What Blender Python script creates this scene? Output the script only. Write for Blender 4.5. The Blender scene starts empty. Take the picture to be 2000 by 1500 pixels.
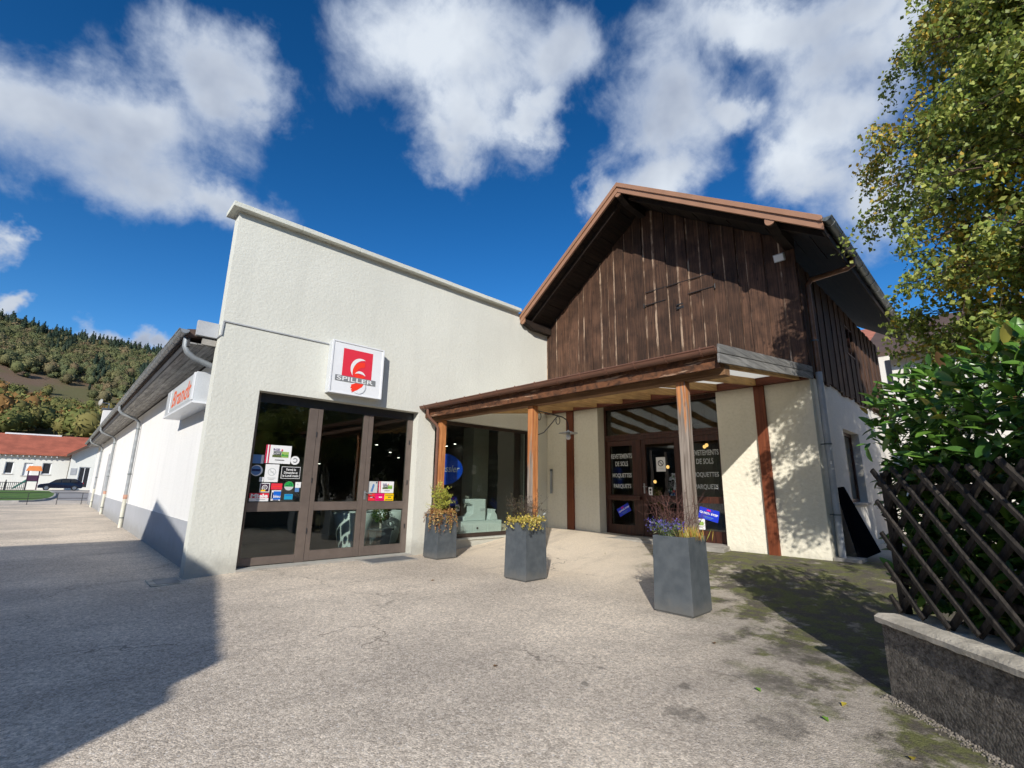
import bpy, bmesh, math, random
import numpy as np
from mathutils import Vector, Matrix, noise as mnoise

R = math.radians
rng = random.Random(7)
nrng = np.random.default_rng(7)
scene = bpy.context.scene
COL = scene.collection

# ------------------------------------------------------------------ camera
CAM_H = 1.45
cd = bpy.data.cameras.new("camera")
cam = bpy.data.objects.new("camera", cd)
COL.objects.link(cam)
cd.sensor_width = 36.0
cd.lens = 36.0 * 917.214 / 2000.0
cd.clip_start = 0.05
cd.clip_end = 5000
PITCH, ROLL, YAW = 0.218918, 0.0150215, 0.759618
fw = Vector((math.sin(YAW) * math.cos(PITCH), math.cos(YAW) * math.cos(PITCH), math.sin(PITCH)))
rt = Vector((math.cos(YAW), -math.sin(YAW), 0))
up = rt.cross(fw)
r2 = rt * math.cos(ROLL) + up * math.sin(ROLL)
u2 = -rt * math.sin(ROLL) + up * math.cos(ROLL)
cam.matrix_world = Matrix(((r2.x, u2.x, -fw.x, 0), (r2.y, u2.y, -fw.y, 0), (r2.z, u2.z, -fw.z, CAM_H), (0, 0, 0, 1)))
scene.camera = cam

# ------------------------------------------------------------------ light, sky, exposure
SUN_AZ = R(51.5)          # heading of the light, measured from +Y towards +X
SUN_EL = R(26.5)
sd = bpy.data.lights.new("sun", 'SUN')
sun = bpy.data.objects.new("sun", sd)
COL.objects.link(sun)
sd.energy = 5.0
sd.angle = R(0.53)
sd.color = (1.0, 0.955, 0.88)
ldir = Vector((math.sin(SUN_AZ) * math.cos(SUN_EL), math.cos(SUN_AZ) * math.cos(SUN_EL), -math.sin(SUN_EL)))
sun.rotation_euler = ldir.to_track_quat('-Z', 'Y').to_euler()
scene.view_settings.view_transform = 'Standard'
scene.view_settings.look = 'None'
scene.view_settings.gamma = 1
scene.view_settings.exposure = 0.0
scene.cycles.max_bounces = 6
scene.cycles.diffuse_bounces = 3
scene.cycles.use_adaptive_sampling = True
scene.cycles.adaptive_threshold = .02
scene.cycles.transparent_max_bounces = 24
scene.cycles.caustics_reflective = False
scene.cycles.caustics_refractive = False
scene.cycles.sample_clamp_indirect = 6.0
scene.cycles.use_denoising = True

world = bpy.data.worlds.new("World")
scene.world = world
world.use_nodes = True
wt = world.node_tree
wt.nodes.clear()


def wn(t, **k):
    n = wt.nodes.new(t)
    for a, b in k.items():
        setattr(n, a, b)
    return n


def wl(a, b):
    wt.links.new(a, b)


def wmath(op, a, b=None, c=None, clamp=False):
    n = wn('ShaderNodeMath', operation=op, use_clamp=clamp)
    for i, v in enumerate((a, b, c)):
        if v is None:
            continue
        if isinstance(v, (int, float)):
            n.inputs[i].default_value = v
        else:
            wl(v, n.inputs[i])
    return n.outputs[0]


# cumulus banks of the sky: heading, elevation, half width, half height (sine of angle), tilt
CLOUDS = [(-5.5, 31.3, .115, .07, 26), (1.6, 33.0, .14, .085, 27), (7.0, 39.1, .095, .065, 11), (2.1, 28.2, .13, .065, 12), (8.5, 28.0, .08, .045, -4), (9.9, 38.6, .06, .04, 23),
          (33.6, 48.6, .17, .1, 8), (37.8, 42.8, .115, .105, 5), (35.2, 38.8, .08, .05, 6), (48.8, 48.2, .07, .07, -3), (46.3, 42.6, .06, .045, 16),
          (66.2, 42.8, .105, .135, -15), (63.0, 35.8, .085, .06, -11), (55.5, 35.2, .04, .05, -6), (76.9, 45.7, .17, .055, -24), (71.7, 38.0, .06, .035, -26), (84.0, 40.5, .1, .06, 10),
          (82.6, 35.9, .1, .075, 17), (78.1, 32.3, .085, .055, 3), (84.0, 28.1, .09, .075, -21), (89.4, 41.1, .09, .07, -32), (84.5, 44.4, .12, .045, -30),
          (-6.3, 20.1, .022, .028, 23), (0.3, 14.7, .028, .02, -19), (3.5, 14.0, .035, .022, -13), (5.6, 13.7, .03, .018, -1), (-5.6, 14.5, .018, .018, 17)]
_r = random.Random(3)
for k in range(15):      # the same kind of banks round the rest of the sky
    CLOUDS.append((105 + k * 15.5 + _r.uniform(-5, 5), _r.uniform(18, 62), _r.uniform(.08, .2), _r.uniform(.06, .11), _r.uniform(-25, 25)))

tc = wn('ShaderNodeTexCoord')
DIR = tc.outputs['Generated']
w1 = wn('ShaderNodeTexNoise'); w1.inputs['Scale'].default_value = 6.0; w1.inputs['Detail'].default_value = 6; w1.inputs['Roughness'].default_value = .58
wl(DIR, w1.inputs['Vector'])
wsub = wn('ShaderNodeVectorMath', operation='SUBTRACT'); wl(w1.outputs['Color'], wsub.inputs[0]); wsub.inputs[1].default_value = (.5, .5, .5)
wsc = wn('ShaderNodeVectorMath', operation='SCALE'); wl(wsub.outputs[0], wsc.inputs[0]); wsc.inputs['Scale'].default_value = .22
wad = wn('ShaderNodeVectorMath', operation='ADD'); wl(DIR, wad.inputs[0]); wl(wsc.outputs[0], wad.inputs[1])
field = None
for az, el, ru, rv, th in CLOUDS:
    a, e_ = R(az), R(el)
    c = Vector((math.sin(a) * math.cos(e_), math.cos(a) * math.cos(e_), math.sin(e_)))
    ex = Vector((math.cos(a), -math.sin(a), 0)); ey = ex.cross(c); ey = ey if ey.z > 0 else -ey
    u = ex * math.cos(R(th)) + ey * math.sin(R(th)); v = c.cross(u)
    m = Matrix((u, v, c)).transposed()
    mp = wn('ShaderNodeMapping', vector_type='TEXTURE')
    mp.inputs['Location'].default_value = c
    mp.inputs['Rotation'].default_value = m.to_euler()
    mp.inputs['Scale'].default_value = (ru, rv, .5)
    wl(wad.outputs[0], mp.inputs['Vector'])
    ln = wn('ShaderNodeVectorMath', operation='LENGTH'); wl(mp.outputs[0], ln.inputs[0])
    field = ln.outputs['Value'] if field is None else wmath('SMOOTH_MIN', field, ln.outputs['Value'], .35)
wfine = wn('ShaderNodeTexNoise'); wfine.inputs['Scale'].default_value = 9.0; wfine.inputs['Detail'].default_value = 8; wfine.inputs['Roughness'].default_value = .6; wfine.inputs['Distortion'].default_value = .3
wl(DIR, wfine.inputs['Vector'])
f2 = wmath('SUBTRACT', wmath('SUBTRACT', 1.16, field), wmath('MULTIPLY', wmath('SUBTRACT', wfine.outputs['Fac'], .5), -1.6))
alpha = wn('ShaderNodeMapRange', interpolation_type='SMOOTHSTEP'); wl(f2, alpha.inputs['Value'])
alpha.inputs['From Min'].default_value = -.22; alpha.inputs['From Max'].default_value = .78
core = wn('ShaderNodeMapRange', interpolation_type='SMOOTHSTEP'); wl(f2, core.inputs['Value'])
core.inputs['From Min'].default_value = .15; core.inputs['From Max'].default_value = 1.0
shn = wn('ShaderNodeTexNoise'); shn.inputs['Scale'].default_value = 4.2; shn.inputs['Detail'].default_value = 5; shn.inputs['Roughness'].default_value = .5
wl(DIR, shn.inputs['Vector'])
shm = wn('ShaderNodeMapRange'); wl(shn.outputs['Fac'], shm.inputs['Value']); shm.inputs['From Min'].default_value = .36; shm.inputs['From Max'].default_value = .62
ccol = wn('ShaderNodeMix', data_type='RGBA')
wl(shm.outputs[0], ccol.inputs['Factor'])
ccol.inputs['A'].default_value = (4.3, 5.0, 6.4, 1)
ccol.inputs['B'].default_value = (8.6, 9.3, 10.2, 1)
cedge = wn('ShaderNodeMix', data_type='RGBA')
wl(core.outputs[0], cedge.inputs['Factor'])
cedge.inputs['A'].default_value = (5.4, 6.4, 8.2, 1)
wl(ccol.outputs['Result'], cedge.inputs['B'])
sky = wn('ShaderNodeTexSky', sky_type='NISHITA')
sky.sun_disc = False
sky.sun_elevation = SUN_EL
sky.sun_rotation = SUN_AZ + math.pi
sky.altitude = 500
sky.air_density = 1.0
sky.dust_density = .3
sky.ozone_density = 3.0
gam = wn('ShaderNodeGamma'); wl(sky.outputs[0], gam.inputs['Color']); gam.inputs['Gamma'].default_value = 1.3
hs = wn('ShaderNodeHueSaturation'); hs.inputs['Saturation'].default_value = 1.2; hs.inputs['Value'].default_value = 1.02
wl(gam.outputs[0], hs.inputs['Color'])
smix = wn('ShaderNodeMix', data_type='RGBA')
wl(alpha.outputs[0], smix.inputs['Factor']); wl(hs.outputs[0], smix.inputs['A']); wl(cedge.outputs['Result'], smix.inputs['B'])
bg = wn('ShaderNodeBackground'); bg.inputs['Strength'].default_value = .088
wl(smix.outputs['Result'], bg.inputs['Color'])
wo = wn('ShaderNodeOutputWorld'); wl(bg.outputs[0], wo.inputs['Surface'])
world.cycles.sampling_method = 'MANUAL'
world.cycles.sample_map_resolution = 512

# ------------------------------------------------------------------ materials
MATS = {}


def srgb(r, g, b):
    f = lambda c: (c / 255 / 12.92) if c <= 10 else ((c / 255 + .055) / 1.055) ** 2.4
    return (f(r), f(g), f(b))


class NT:
    def __init__(s, name):
        s.m = bpy.data.materials.new(name)
        s.m.use_nodes = True
        s.t = s.m.node_tree
        s.bsdf = s.t.nodes['Principled BSDF']
        s.out = s.t.nodes['Material Output']
        g = s.t.nodes.new('ShaderNodeNewGeometry')
        s.pos = g.outputs['Position']
        s.nrm = g.outputs['Normal']
        MATS[name] = s.m

    def n(s, t, **k):
        x = s.t.nodes.new(t)
        for a, b in k.items():
            setattr(x, a, b)
        return x

    def l(s, a, b):
        s.t.links.new(a, b)

    def sc(s, v, vec):
        x = s.n('ShaderNodeVectorMath', operation='MULTIPLY')
        s.l(v, x.inputs[0]); x.inputs[1].default_value = vec
        return x.outputs[0]

    def noise(s, scale, detail=4, rough=.55, vec=None, dist=0, col=False):
        x = s.n('ShaderNodeTexNoise')
        s.l(vec if vec is not None else s.pos, x.inputs['Vector'])
        x.inputs['Scale'].default_value = scale; x.inputs['Detail'].default_value = detail
        x.inputs['Roughness'].default_value = rough; x.inputs['Distortion'].default_value = dist
        return x.outputs['Color' if col else 'Fac']

    def ramp(s, f, a, b, smooth=True):
        x = s.n('ShaderNodeMapRange', interpolation_type='SMOOTHSTEP' if smooth else 'LINEAR')
        s.l(f, x.inputs['Value']); x.inputs['From Min'].default_value = a; x.inputs['From Max'].default_value = b
        return x.outputs[0]

    def mix(s, f, a, b, blend='MIX'):
        x = s.n('ShaderNodeMix', data_type='RGBA', blend_type=blend)
        for k, v in (('Factor', f), ('A', a), ('B', b)):
            if isinstance(v, (int, float)):
                x.inputs[k].default_value = v
            elif isinstance(v, (tuple, list)):
                x.inputs[k].default_value = (*v[:3], 1)
            else:
                s.l(v, x.inputs[k])
        return x.outputs['Result']

    def math(s, op, a, b=None, clamp=False):
        x = s.n('ShaderNodeMath', operation=op, use_clamp=clamp)
        for i, v in enumerate((a, b)):
            if v is None:
                continue
            if isinstance(v, (int, float)):
                x.inputs[i].default_value = v
            else:
                s.l(v, x.inputs[i])
        return x.outputs[0]

    def color(s, c):
        s.l(c, s.bsdf.inputs['Base Color'])

    def bump(s, h, dist=.01, strength=1.0):
        x = s.n('ShaderNodeBump'); x.inputs['Distance'].default_value = dist; x.inputs['Strength'].default_value = strength
        s.l(h, x.inputs['Height']); s.l(x.outputs[0], s.bsdf.inputs['Normal'])

    def set(s, **k):
        for a, b in k.items():
            s.bsdf.inputs[a.replace('_', ' ')].default_value = b
        return s


def mul(c, k):
    return tuple(min(1, x * k) for x in c)


def simple(name, c, rough=.6, var=.12, scale=2.5, bump=0, bscale=60, metal=0, spec=.5, fine=.08):
    s = NT(name)
    f = s.ramp(s.noise(scale, 5), .3, .7)
    c1 = s.mix(f, mul(c, 1 - var), mul(c, 1 + var))
    f2 = s.ramp(s.noise(scale * 17, 3), .3, .7)
    c2 = s.mix(f2, mul((1, 1, 1), 1 - fine), (1, 1, 1))
    s.color(s.mix(1.0, c1, c2, 'MULTIPLY'))
    s.set(Roughness=rough, Metallic=metal)
    s.bsdf.inputs['Specular IOR Level'].default_value = spec
    if bump:
        s.bump(s.noise(bscale, 4), bump)
    return s.m


def flat(name, c, rough=.5, emit=0):
    s = NT(name)
    s.set(Base_Color=(*c, 1), Roughness=rough)
    if emit:
        s.bsdf.inputs['Emission Color'].default_value = (*c, 1)
        s.bsdf.inputs['Emission Strength'].default_value = emit
    return s.m


def stucco(name, c, rough_scale, bump, dirt=.1, blo=.2, stain=None):
    s = NT(name)
    f = s.ramp(s.noise(.55, 6, .6), .3, .72)
    c1 = s.mix(f, mul(c, 1 - dirt), c)
    streak = s.ramp(s.noise(1.0, 5, .6, s.sc(s.pos, (3.2, 3.2, .22))), .46, .8)
    c1 = s.mix(s.math('MULTIPLY', streak, .35), c1, mul(c, .8))
    sp = s.ramp(s.noise(rough_scale * 1.3, 2), .25, .6)
    c1 = s.mix(1.0, c1, s.mix(sp, (.93, .93, .92), (1, 1, 1)), 'MULTIPLY')
    # rain splash and soot along the foot of the wall
    sep = s.n('ShaderNodeSeparateXYZ'); s.l(s.pos, sep.inputs[0])
    foot = s.math('ADD', sep.outputs['Z'], s.math('MULTIPLY', s.noise(5, 5), -.35))
    ff = s.ramp(foot, .28, -.12)
    c1 = s.mix(s.math('MULTIPLY', ff, .55), c1, (.26, .25, .22))
    s.color(c1)
    s.set(Roughness=.92)
    s.bsdf.inputs['Specular IOR Level'].default_value = .2
    h = s.math('ADD', s.noise(rough_scale, 2, .5, None, .3), s.math('MULTIPLY', s.noise(rough_scale * .28, 2), .6))
    s.bump(h, bump)
    return s.m


stucco('roughcast', (.70, .695, .615), 22, .0055, .08)
stucco('sidewall', (.80, .785, .75), 25, .004, .05)
stucco('barnplaster', (.80, .755, .62), 13, .012, .06)
stucco('plinthgrey', (.43, .44, .46), 40, .008, .1)
stucco('farplaster', (.80, .80, .74), 8, .004, .05)
stucco('neighplaster', (.78, .74, .66), 12, .006, .06)
stucco('coping', (.70, .705, .62), 40, .008, .14)


def asphalt():
    s = NT('asphalt')
    sep = s.n('ShaderNodeSeparateXYZ'); s.l(s.pos, sep.inputs[0])
    X, Y = sep.outputs['X'], sep.outputs['Y']
    big = s.ramp(s.noise(.45, 6, .62), .3, .72)
    c = s.mix(big, (.50, .435, .355), (.75, .65, .52))
    # trodden, dusty strip towards the shop fronts
    near = s.ramp(s.math('ADD', X, s.math('MULTIPLY', s.noise(.8, 4), 2.2)), 6.4, 8.6)
    c = s.mix(s.math('MULTIPLY', near, .75), c, (.70, .60, .47))
    streak = s.ramp(s.noise(1.0, 6, .65, s.sc(s.pos, (.35, 1.6, 1))), .5, .75)
    c = s.mix(s.math('MULTIPLY', streak, .55), c, (.36, .31, .255))
    worn = s.ramp(s.noise(1.7, 6, .7, None, .5), .56, .74)
    c = s.mix(s.math('MULTIPLY', worn, .35), c, (.34, .295, .245))
    # aggregate
    vor = s.n('ShaderNodeTexVoronoi'); vor.inputs['Scale'].default_value = 95; s.l(s.pos, vor.inputs['Vector'])
    sepc = s.n('ShaderNodeSeparateColor'); s.l(vor.outputs['Color'], sepc.inputs[0])
    g = s.ramp(sepc.outputs[0], .0, 1.0, False)
    calm = s.math('SUBTRACT', 1.0, s.math('MULTIPLY', near, .7))
    c = s.mix(calm, c, s.mix(1.0, c, s.mix(g, (.70, .69, .68), (1.27, 1.26, 1.25)), 'MULTIPLY'))
    vor2 = s.n('ShaderNodeTexVoronoi'); vor2.inputs['Scale'].default_value = 38; s.l(s.pos, vor2.inputs['Vector'])
    sepd = s.n('ShaderNodeSeparateColor'); s.l(vor2.outputs['Color'], sepd.inputs[0])
    c = s.mix(calm, c, s.mix(1.0, c, s.mix(sepd.outputs[1], (.8, .79, .785), (1.18, 1.18, 1.18)), 'MULTIPLY'))
    spk = s.ramp(s.noise(26, 5, .7), .34, .5)
    c = s.mix(calm, c, s.mix(1.0, c, s.mix(spk, (.80, .79, .78), (1, 1, 1)), 'MULTIPLY'))
    peb = s.ramp(sepc.outputs[1], .965, .985)
    c = s.mix(s.math('MULTIPLY', peb, .55), c, (.78, .74, .68))
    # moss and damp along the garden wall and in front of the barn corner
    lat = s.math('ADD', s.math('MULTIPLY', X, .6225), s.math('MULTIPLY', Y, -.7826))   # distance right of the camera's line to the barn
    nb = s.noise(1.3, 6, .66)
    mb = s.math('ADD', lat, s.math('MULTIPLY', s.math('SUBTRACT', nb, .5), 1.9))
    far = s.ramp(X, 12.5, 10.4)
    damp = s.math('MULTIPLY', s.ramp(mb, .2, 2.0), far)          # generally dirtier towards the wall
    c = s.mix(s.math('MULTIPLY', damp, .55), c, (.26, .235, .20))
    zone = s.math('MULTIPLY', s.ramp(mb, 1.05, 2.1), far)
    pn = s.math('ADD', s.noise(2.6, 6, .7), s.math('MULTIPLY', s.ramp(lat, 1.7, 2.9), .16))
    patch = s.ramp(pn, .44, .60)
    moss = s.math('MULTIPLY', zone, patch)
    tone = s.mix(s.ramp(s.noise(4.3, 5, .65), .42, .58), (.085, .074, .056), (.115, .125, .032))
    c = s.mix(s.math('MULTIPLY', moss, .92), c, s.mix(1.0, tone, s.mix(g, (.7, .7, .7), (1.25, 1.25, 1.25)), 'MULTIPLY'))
    # hairline cracks that wander over the yard
    wv = s.n('ShaderNodeVectorMath', operation='SCALE'); s.l(s.noise(1.1, 5, .6, None, 0, True), wv.inputs[0]); wv.inputs['Scale'].default_value = 1.5
    wa = s.n('ShaderNodeVectorMath', operation='ADD'); s.l(s.pos, wa.inputs[0]); s.l(wv.outputs[0], wa.inputs[1])
    cr = s.n('ShaderNodeTexVoronoi', feature='DISTANCE_TO_EDGE', voronoi_dimensions='2D'); cr.inputs['Scale'].default_value = .27; s.l(wa.outputs[0], cr.inputs['Vector'])
    crk = s.math('MULTIPLY', s.ramp(cr.outputs['Distance'], .0055, .0015), s.ramp(s.noise(.5, 3), .45, .6))
    c = s.mix(s.math('MULTIPLY', crk, .6), c, (.12, .10, .08))
    # a few round oil and damp spots
    for (x, y, r) in ((3.3, 1.75, .16), (3.72, 1.95, .07), (3.2, 2.5, .05), (4.3, 1.55, .24), (3.55, 2.62, .06), (5.2, 1.6, .35), (3.6, 1.25, .22)):
        d = s.n('ShaderNodeVectorMath', operation='DISTANCE'); s.l(s.pos, d.inputs[0]); d.inputs[1].default_value = (x, y, 0)
        dd = s.math('ADD', d.outputs['Value'], s.math('MULTIPLY', s.math('SUBTRACT', s.noise(7, 4, .6), .5), .5 * r + .16))
        c = s.mix(s.math('MULTIPLY', s.ramp(dd, r, r * .55), s.math('MULTIPLY', s.ramp(s.noise(9, 5, .7), .3, .55), .6)), c, (.11, .098, .08))
    s.color(c)
    s.set(Roughness=.93)
    s.bsdf.inputs['Specular IOR Level'].default_value = .25
    h = s.math('ADD', s.math('MULTIPLY', vor.outputs['Distance'], -.8), s.math('MULTIPLY', s.noise(30, 4), .9))
    s.bump(h, .0035)
    return s.m


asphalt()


def wood(name, c_dark, c_light, grain=(26, 26, 1.1), rough=.75, knots=True, axis='z', bump=.004, tone=.18, spec=.35):
    s = NT(name)
    sc = {'z': grain, 'y': (grain[0], grain[2], grain[1]), 'x': (grain[2], grain[0], grain[1])}[axis]
    oi = s.n('ShaderNodeObjectInfo')
    off = s.n('ShaderNodeVectorMath', operation='SCALE'); off.inputs[0].default_value = (13, 7, 31); s.l(oi.outputs['Random'], off.inputs['Scale'])
    ad = s.n('ShaderNodeVectorMath', operation='ADD'); s.l(s.pos, ad.inputs[0]); s.l(off.outputs[0], ad.inputs[1])
    v = s.sc(ad.outputs[0], sc)
    g = s.noise(1.0, 6, .62, v, .6)
    c = s.mix(s.ramp(g, .3, .68), c_dark, c_light)
    big = s.ramp(s.noise(2.2, 4, .6, ad.outputs[0]), .3, .7)
    c = s.mix(1.0, c, s.mix(big, (1 - tone * 1.6,) * 3, (1 + tone * .5,) * 3), 'MULTIPLY')
    rv = s.ramp(oi.outputs['Random'], 0, 1, False)
    c = s.mix(1.0, c, s.mix(rv, (1 - tone,) * 3, (1 + tone,) * 3), 'MULTIPLY')
    if knots:
        vv = s.n('ShaderNodeTexVoronoi'); vv.inputs['Scale'].default_value = 1.0
        s.l(s.sc(ad.outputs[0], {'z': (6, 6, 2.6), 'y': (6, 2.6, 6), 'x': (2.6, 6, 6)}[axis]), vv.inputs['Vector'])
        c = s.mix(s.math('MULTIPLY', s.ramp(vv.outputs['Distance'], .16, .05), .75), c, mul(c_dark, .45))
    s.color(c)
    s.set(Roughness=rough)
    s.bsdf.inputs['Specular IOR Level'].default_value = spec
    s.bump(g, bump)
    return s


wood('plank_dark', (.043, .021, .0125), (.118, .060, .035), (34, 34, 1.4), tone=.3)
_s = NT('plank_edge')
_f = _s.noise(1, 5, .65, _s.sc(_s.pos, (30, 30, 3.2)))
_c = _s.mix(_s.ramp(_f, .38, .56), (.10, .052, .032), (.44, .31, .21))
_s.color(_s.mix(_s.ramp(_s.noise(2.0, 3), .42, .6), _c, (.11, .06, .035))); _s.set(Roughness=.8)
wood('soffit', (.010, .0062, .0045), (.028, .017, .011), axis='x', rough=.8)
wood('glulam', (.36, .20, .075), (.54, .33, .13), axis='x', tone=.12)
wood('redbeam', (.085, .022, .010), (.15, .042, .018), axis='y', tone=.1, knots=False, rough=.6)
wood('redcolumn', (.115, .028, .011), (.21, .058, .022), axis='z', tone=.1, knots=False, rough=.55)
wood('doorwood', (.030, .010, .006), (.075, .024, .013), axis='z', tone=.1, knots=False, rough=.4, spec=.5)
wood('greyfascia', (.10, .098, .092), (.27, .262, .245), axis='x', tone=.15)
wood('fence_wood', (.012, .010, .008), (.050, .041, .032), (40, 40, 7), axis='z', tone=.3, bump=.008)
wood('greysoffit', (.20, .195, .185), (.42, .41, .39), axis='y', tone=.2)


def post_wood(name, split):
    s = wood(name, (.30, .095, .028), (.56, .24, .085), (30, 30, 1.2), tone=.1)
    base = s.bsdf.inputs['Base Color'].links[0].from_socket
    sep = s.n('ShaderNodeSeparateXYZ'); s.l(s.pos, sep.inputs[0])
    g = s.noise(1, 6, .6, s.sc(s.pos, (34, 34, 1.0)), .8)
    grey = s.mix(s.ramp(g, .3, .66), (.10, .075, .055), (.33, .275, .225))
    k = s.math('ADD', sep.outputs['Z'], s.math('MULTIPLY', s.math('SUBTRACT', s.noise(1, 5, .6, s.sc(s.pos, (18, 18, 1.3))), .5), 3.2))
    # only the weather side (facing the yard, -X) has greyed
    nx = s.n('ShaderNodeSeparateXYZ'); s.l(s.nrm, nx.inputs[0])
    side = s.ramp(nx.outputs['X'], -.2, -.8) if split < 2.4 else 1.0
    f = s.ramp(k, split + .25, split - .25)
    f = s.math('MULTIPLY', f, side)
    s.color(s.mix(f, base, grey))
    return s.m


post_wood('post_a', 1.5)
post_wood('post_b', 2.0)
post_wood('post_c', 2.62)
_s = wood('eaves_peeled', (.05, .024, .013), (.19, .078, .034), (8, 8, 8), axis='y', tone=.1, knots=False)
_b = _s.bsdf.inputs['Base Color'].links[0].from_socket
_s.color(_s.mix(_s.ramp(_s.noise(1, 5, .7, _s.sc(_s.pos, (9, 1.1, 14))), .56, .62), _b, (.40, .26, .17)))
wood('canopy_beam', (.16, .082, .037), (.30, .165, .08), axis='y', tone=.1)

simple('brown_metal', srgb(112, 78, 62), .45, .08, 4)
simple('verge_metal', srgb(158, 118, 92), .5, .06, 3)
simple('zinc', (.33, .35, .36), .42, .18, 5, metal=.35)
simple('zinc_dark', (.13, .15, .15), .45, .2, 5, metal=.3)
simple('pvc_cream', (.62, .60, .50), .5, .12, 3)
simple('pipe_grey', (.45, .46, .47), .45, .1, 3)
simple('pipe_band', (.48, .26, .18), .5, .2, 6)
simple('copper', (.25, .115, .055), .42, .25, 5, metal=.35)
simple('frame_taupe', srgb(116, 104, 96), .42, .09, 5, metal=.25)
simple('frame_dark', (.022, .022, .024), .4, .1, 3)
simple('frame_brown', (.042, .026, .02), .4, .1, 3)
_s = NT('planter_grey')
_c = _s.mix(_s.ramp(_s.noise(7, 5), .3, .7), (.058, .069, .078), (.084, .096, .105))
_c = _s.mix(_s.math('MULTIPLY', _s.ramp(_s.noise(1, 6, .65, _s.sc(_s.pos, (16, 16, 1.6))), .54, .76), .16), _c, (.13, .135, .138))
_c = _s.mix(_s.math('MULTIPLY', _s.ramp(_s.noise(5, 6, .7), .58, .7), .16), _c, (.13, .13, .12))
_z = _s.n('ShaderNodeSeparateXYZ'); _s.l(_s.pos, _z.inputs[0])
_c = _s.mix(_s.math('MULTIPLY', _s.ramp(_s.math('ADD', _z.outputs['Z'], _s.math('MULTIPLY', _s.noise(8, 5), -.2)), .10, -.08), .4), _c, (.17, .155, .13))
_s.color(_c); _s.set(Roughness=.6); _s.bump(_s.noise(140, 4), .0012)
simple('soil', (.035, .024, .016), .95, .3, 20, bump=.01, bscale=60)
simple('signwhite', (.80, .81, .82), .35, .02, 3, fine=.02)
simple('signcase', (.62, .64, .65), .35, .05, 3, metal=.1)
simple('whitetub', (.74, .78, .75), .5, .03, 2)
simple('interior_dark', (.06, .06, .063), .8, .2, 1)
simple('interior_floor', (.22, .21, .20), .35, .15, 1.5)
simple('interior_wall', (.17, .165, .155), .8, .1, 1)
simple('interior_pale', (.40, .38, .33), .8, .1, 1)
simple('tilefar', srgb(174, 98, 74), .75, .2, .9, fine=.25)
simple('roof_red', (.42, .15, .09), .75, .2, 1.5)
simple('roof_brown', (.10, .062, .045), .75, .2, 1.5)
simple('blackboard', (.006, .007, .009), 1.0, .2, 3, spec=.0)
simple('concrete', (.33, .31, .275), .9, .2, 3, bump=.006, bscale=60)
simple('matrubber', (.14, .145, .15), .8, .1, 9, bump=.004, bscale=120)
simple('iron', (.02, .02, .021), .55, .2, 8)
simple('galv', (.38, .40, .41), .4, .1, 6, metal=.6)
simple('opal', (.78, .78, .76), .5, .04, 2)
simple('wallcap', (.50, .45, .36), .92, .3, 6, bump=.008, bscale=45)
simple('gravelstone', (.20, .175, .145), .95, .5, 40)
simple('bark', (.50, .46, .40), .85, .4, 9, bump=.01, bscale=30)
simple('twig', (.085, .055, .04), .85, .25, 12)
simple('redtwig', (.115, .05, .04), .8, .25, 12)
simple('carpaint', (.006, .009, .026), .18, .1, 2)
simple('tyre', (.012, .012, .012), .8, .1, 5)
simple('rim', (.35, .36, .38), .35, .1, 5, metal=.8)
simple('orange_plastic', (.80, .26, .07), .5, .08, 2)
simple('green_plastic', (.03, .18, .13), .5, .1, 2)
simple('purple_plastic', (.08, .025, .06), .5, .1, 2)
simple('kerbstone', (.42, .40, .37), .9, .15, 3)
simple('road_grey', (.34, .315, .29), .92, .12, .6, bump=.003, bscale=50)  # the far street's own mottled grey
simple('dishwhite', (.40, .39, .35), .6, .1, 3)
flat('black_print', (.008, .008, .009), .4)
flat('white_print', (.80, .80, .79), .4)
flat('grey_print', (.21, .22, .225), .45)
flat('pale_print', (.55, .57, .56), .45)
flat('red_print', srgb(222, 52, 70), .4)
flat('red2_print', srgb(244, 62, 40), .4)
flat('pink_print', srgb(232, 22, 110), .4)
flat('yellow_print', srgb(246, 200, 12), .4)
flat('magenta_print', srgb(196, 30, 72), .4)
flat('green_print', srgb(40, 160, 70), .4)
flat('lime_print', srgb(150, 182, 92), .4)
flat('olive_print', srgb(92, 104, 62), .4)
flat('blue_print', srgb(20, 102, 205), .4)
flat('navy_print', srgb(26, 40, 88), .4)
flat('cyan_print', srgb(36, 150, 190), .4)
flat('violet_print', srgb(84, 52, 120), .4)
flat('plum_print', srgb(60, 34, 58), .4)
flat('steelblue_print', srgb(90, 130, 180), .4)
flat('royal_print', srgb(28, 56, 200), .35)
flat('ovalblue_print', srgb(14, 76, 205), .35)
flat('letter_grey', srgb(186, 190, 188), .5)
flat('orange_letter', srgb(226, 108, 70), .5)
flat('lamp_glow', (1.0, .93, .80), .5, 14)
flat('warm_glow', (1.0, .55, .17), .5, 2.5)
flat('window_blue', srgb(120, 170, 225), .15)


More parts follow.
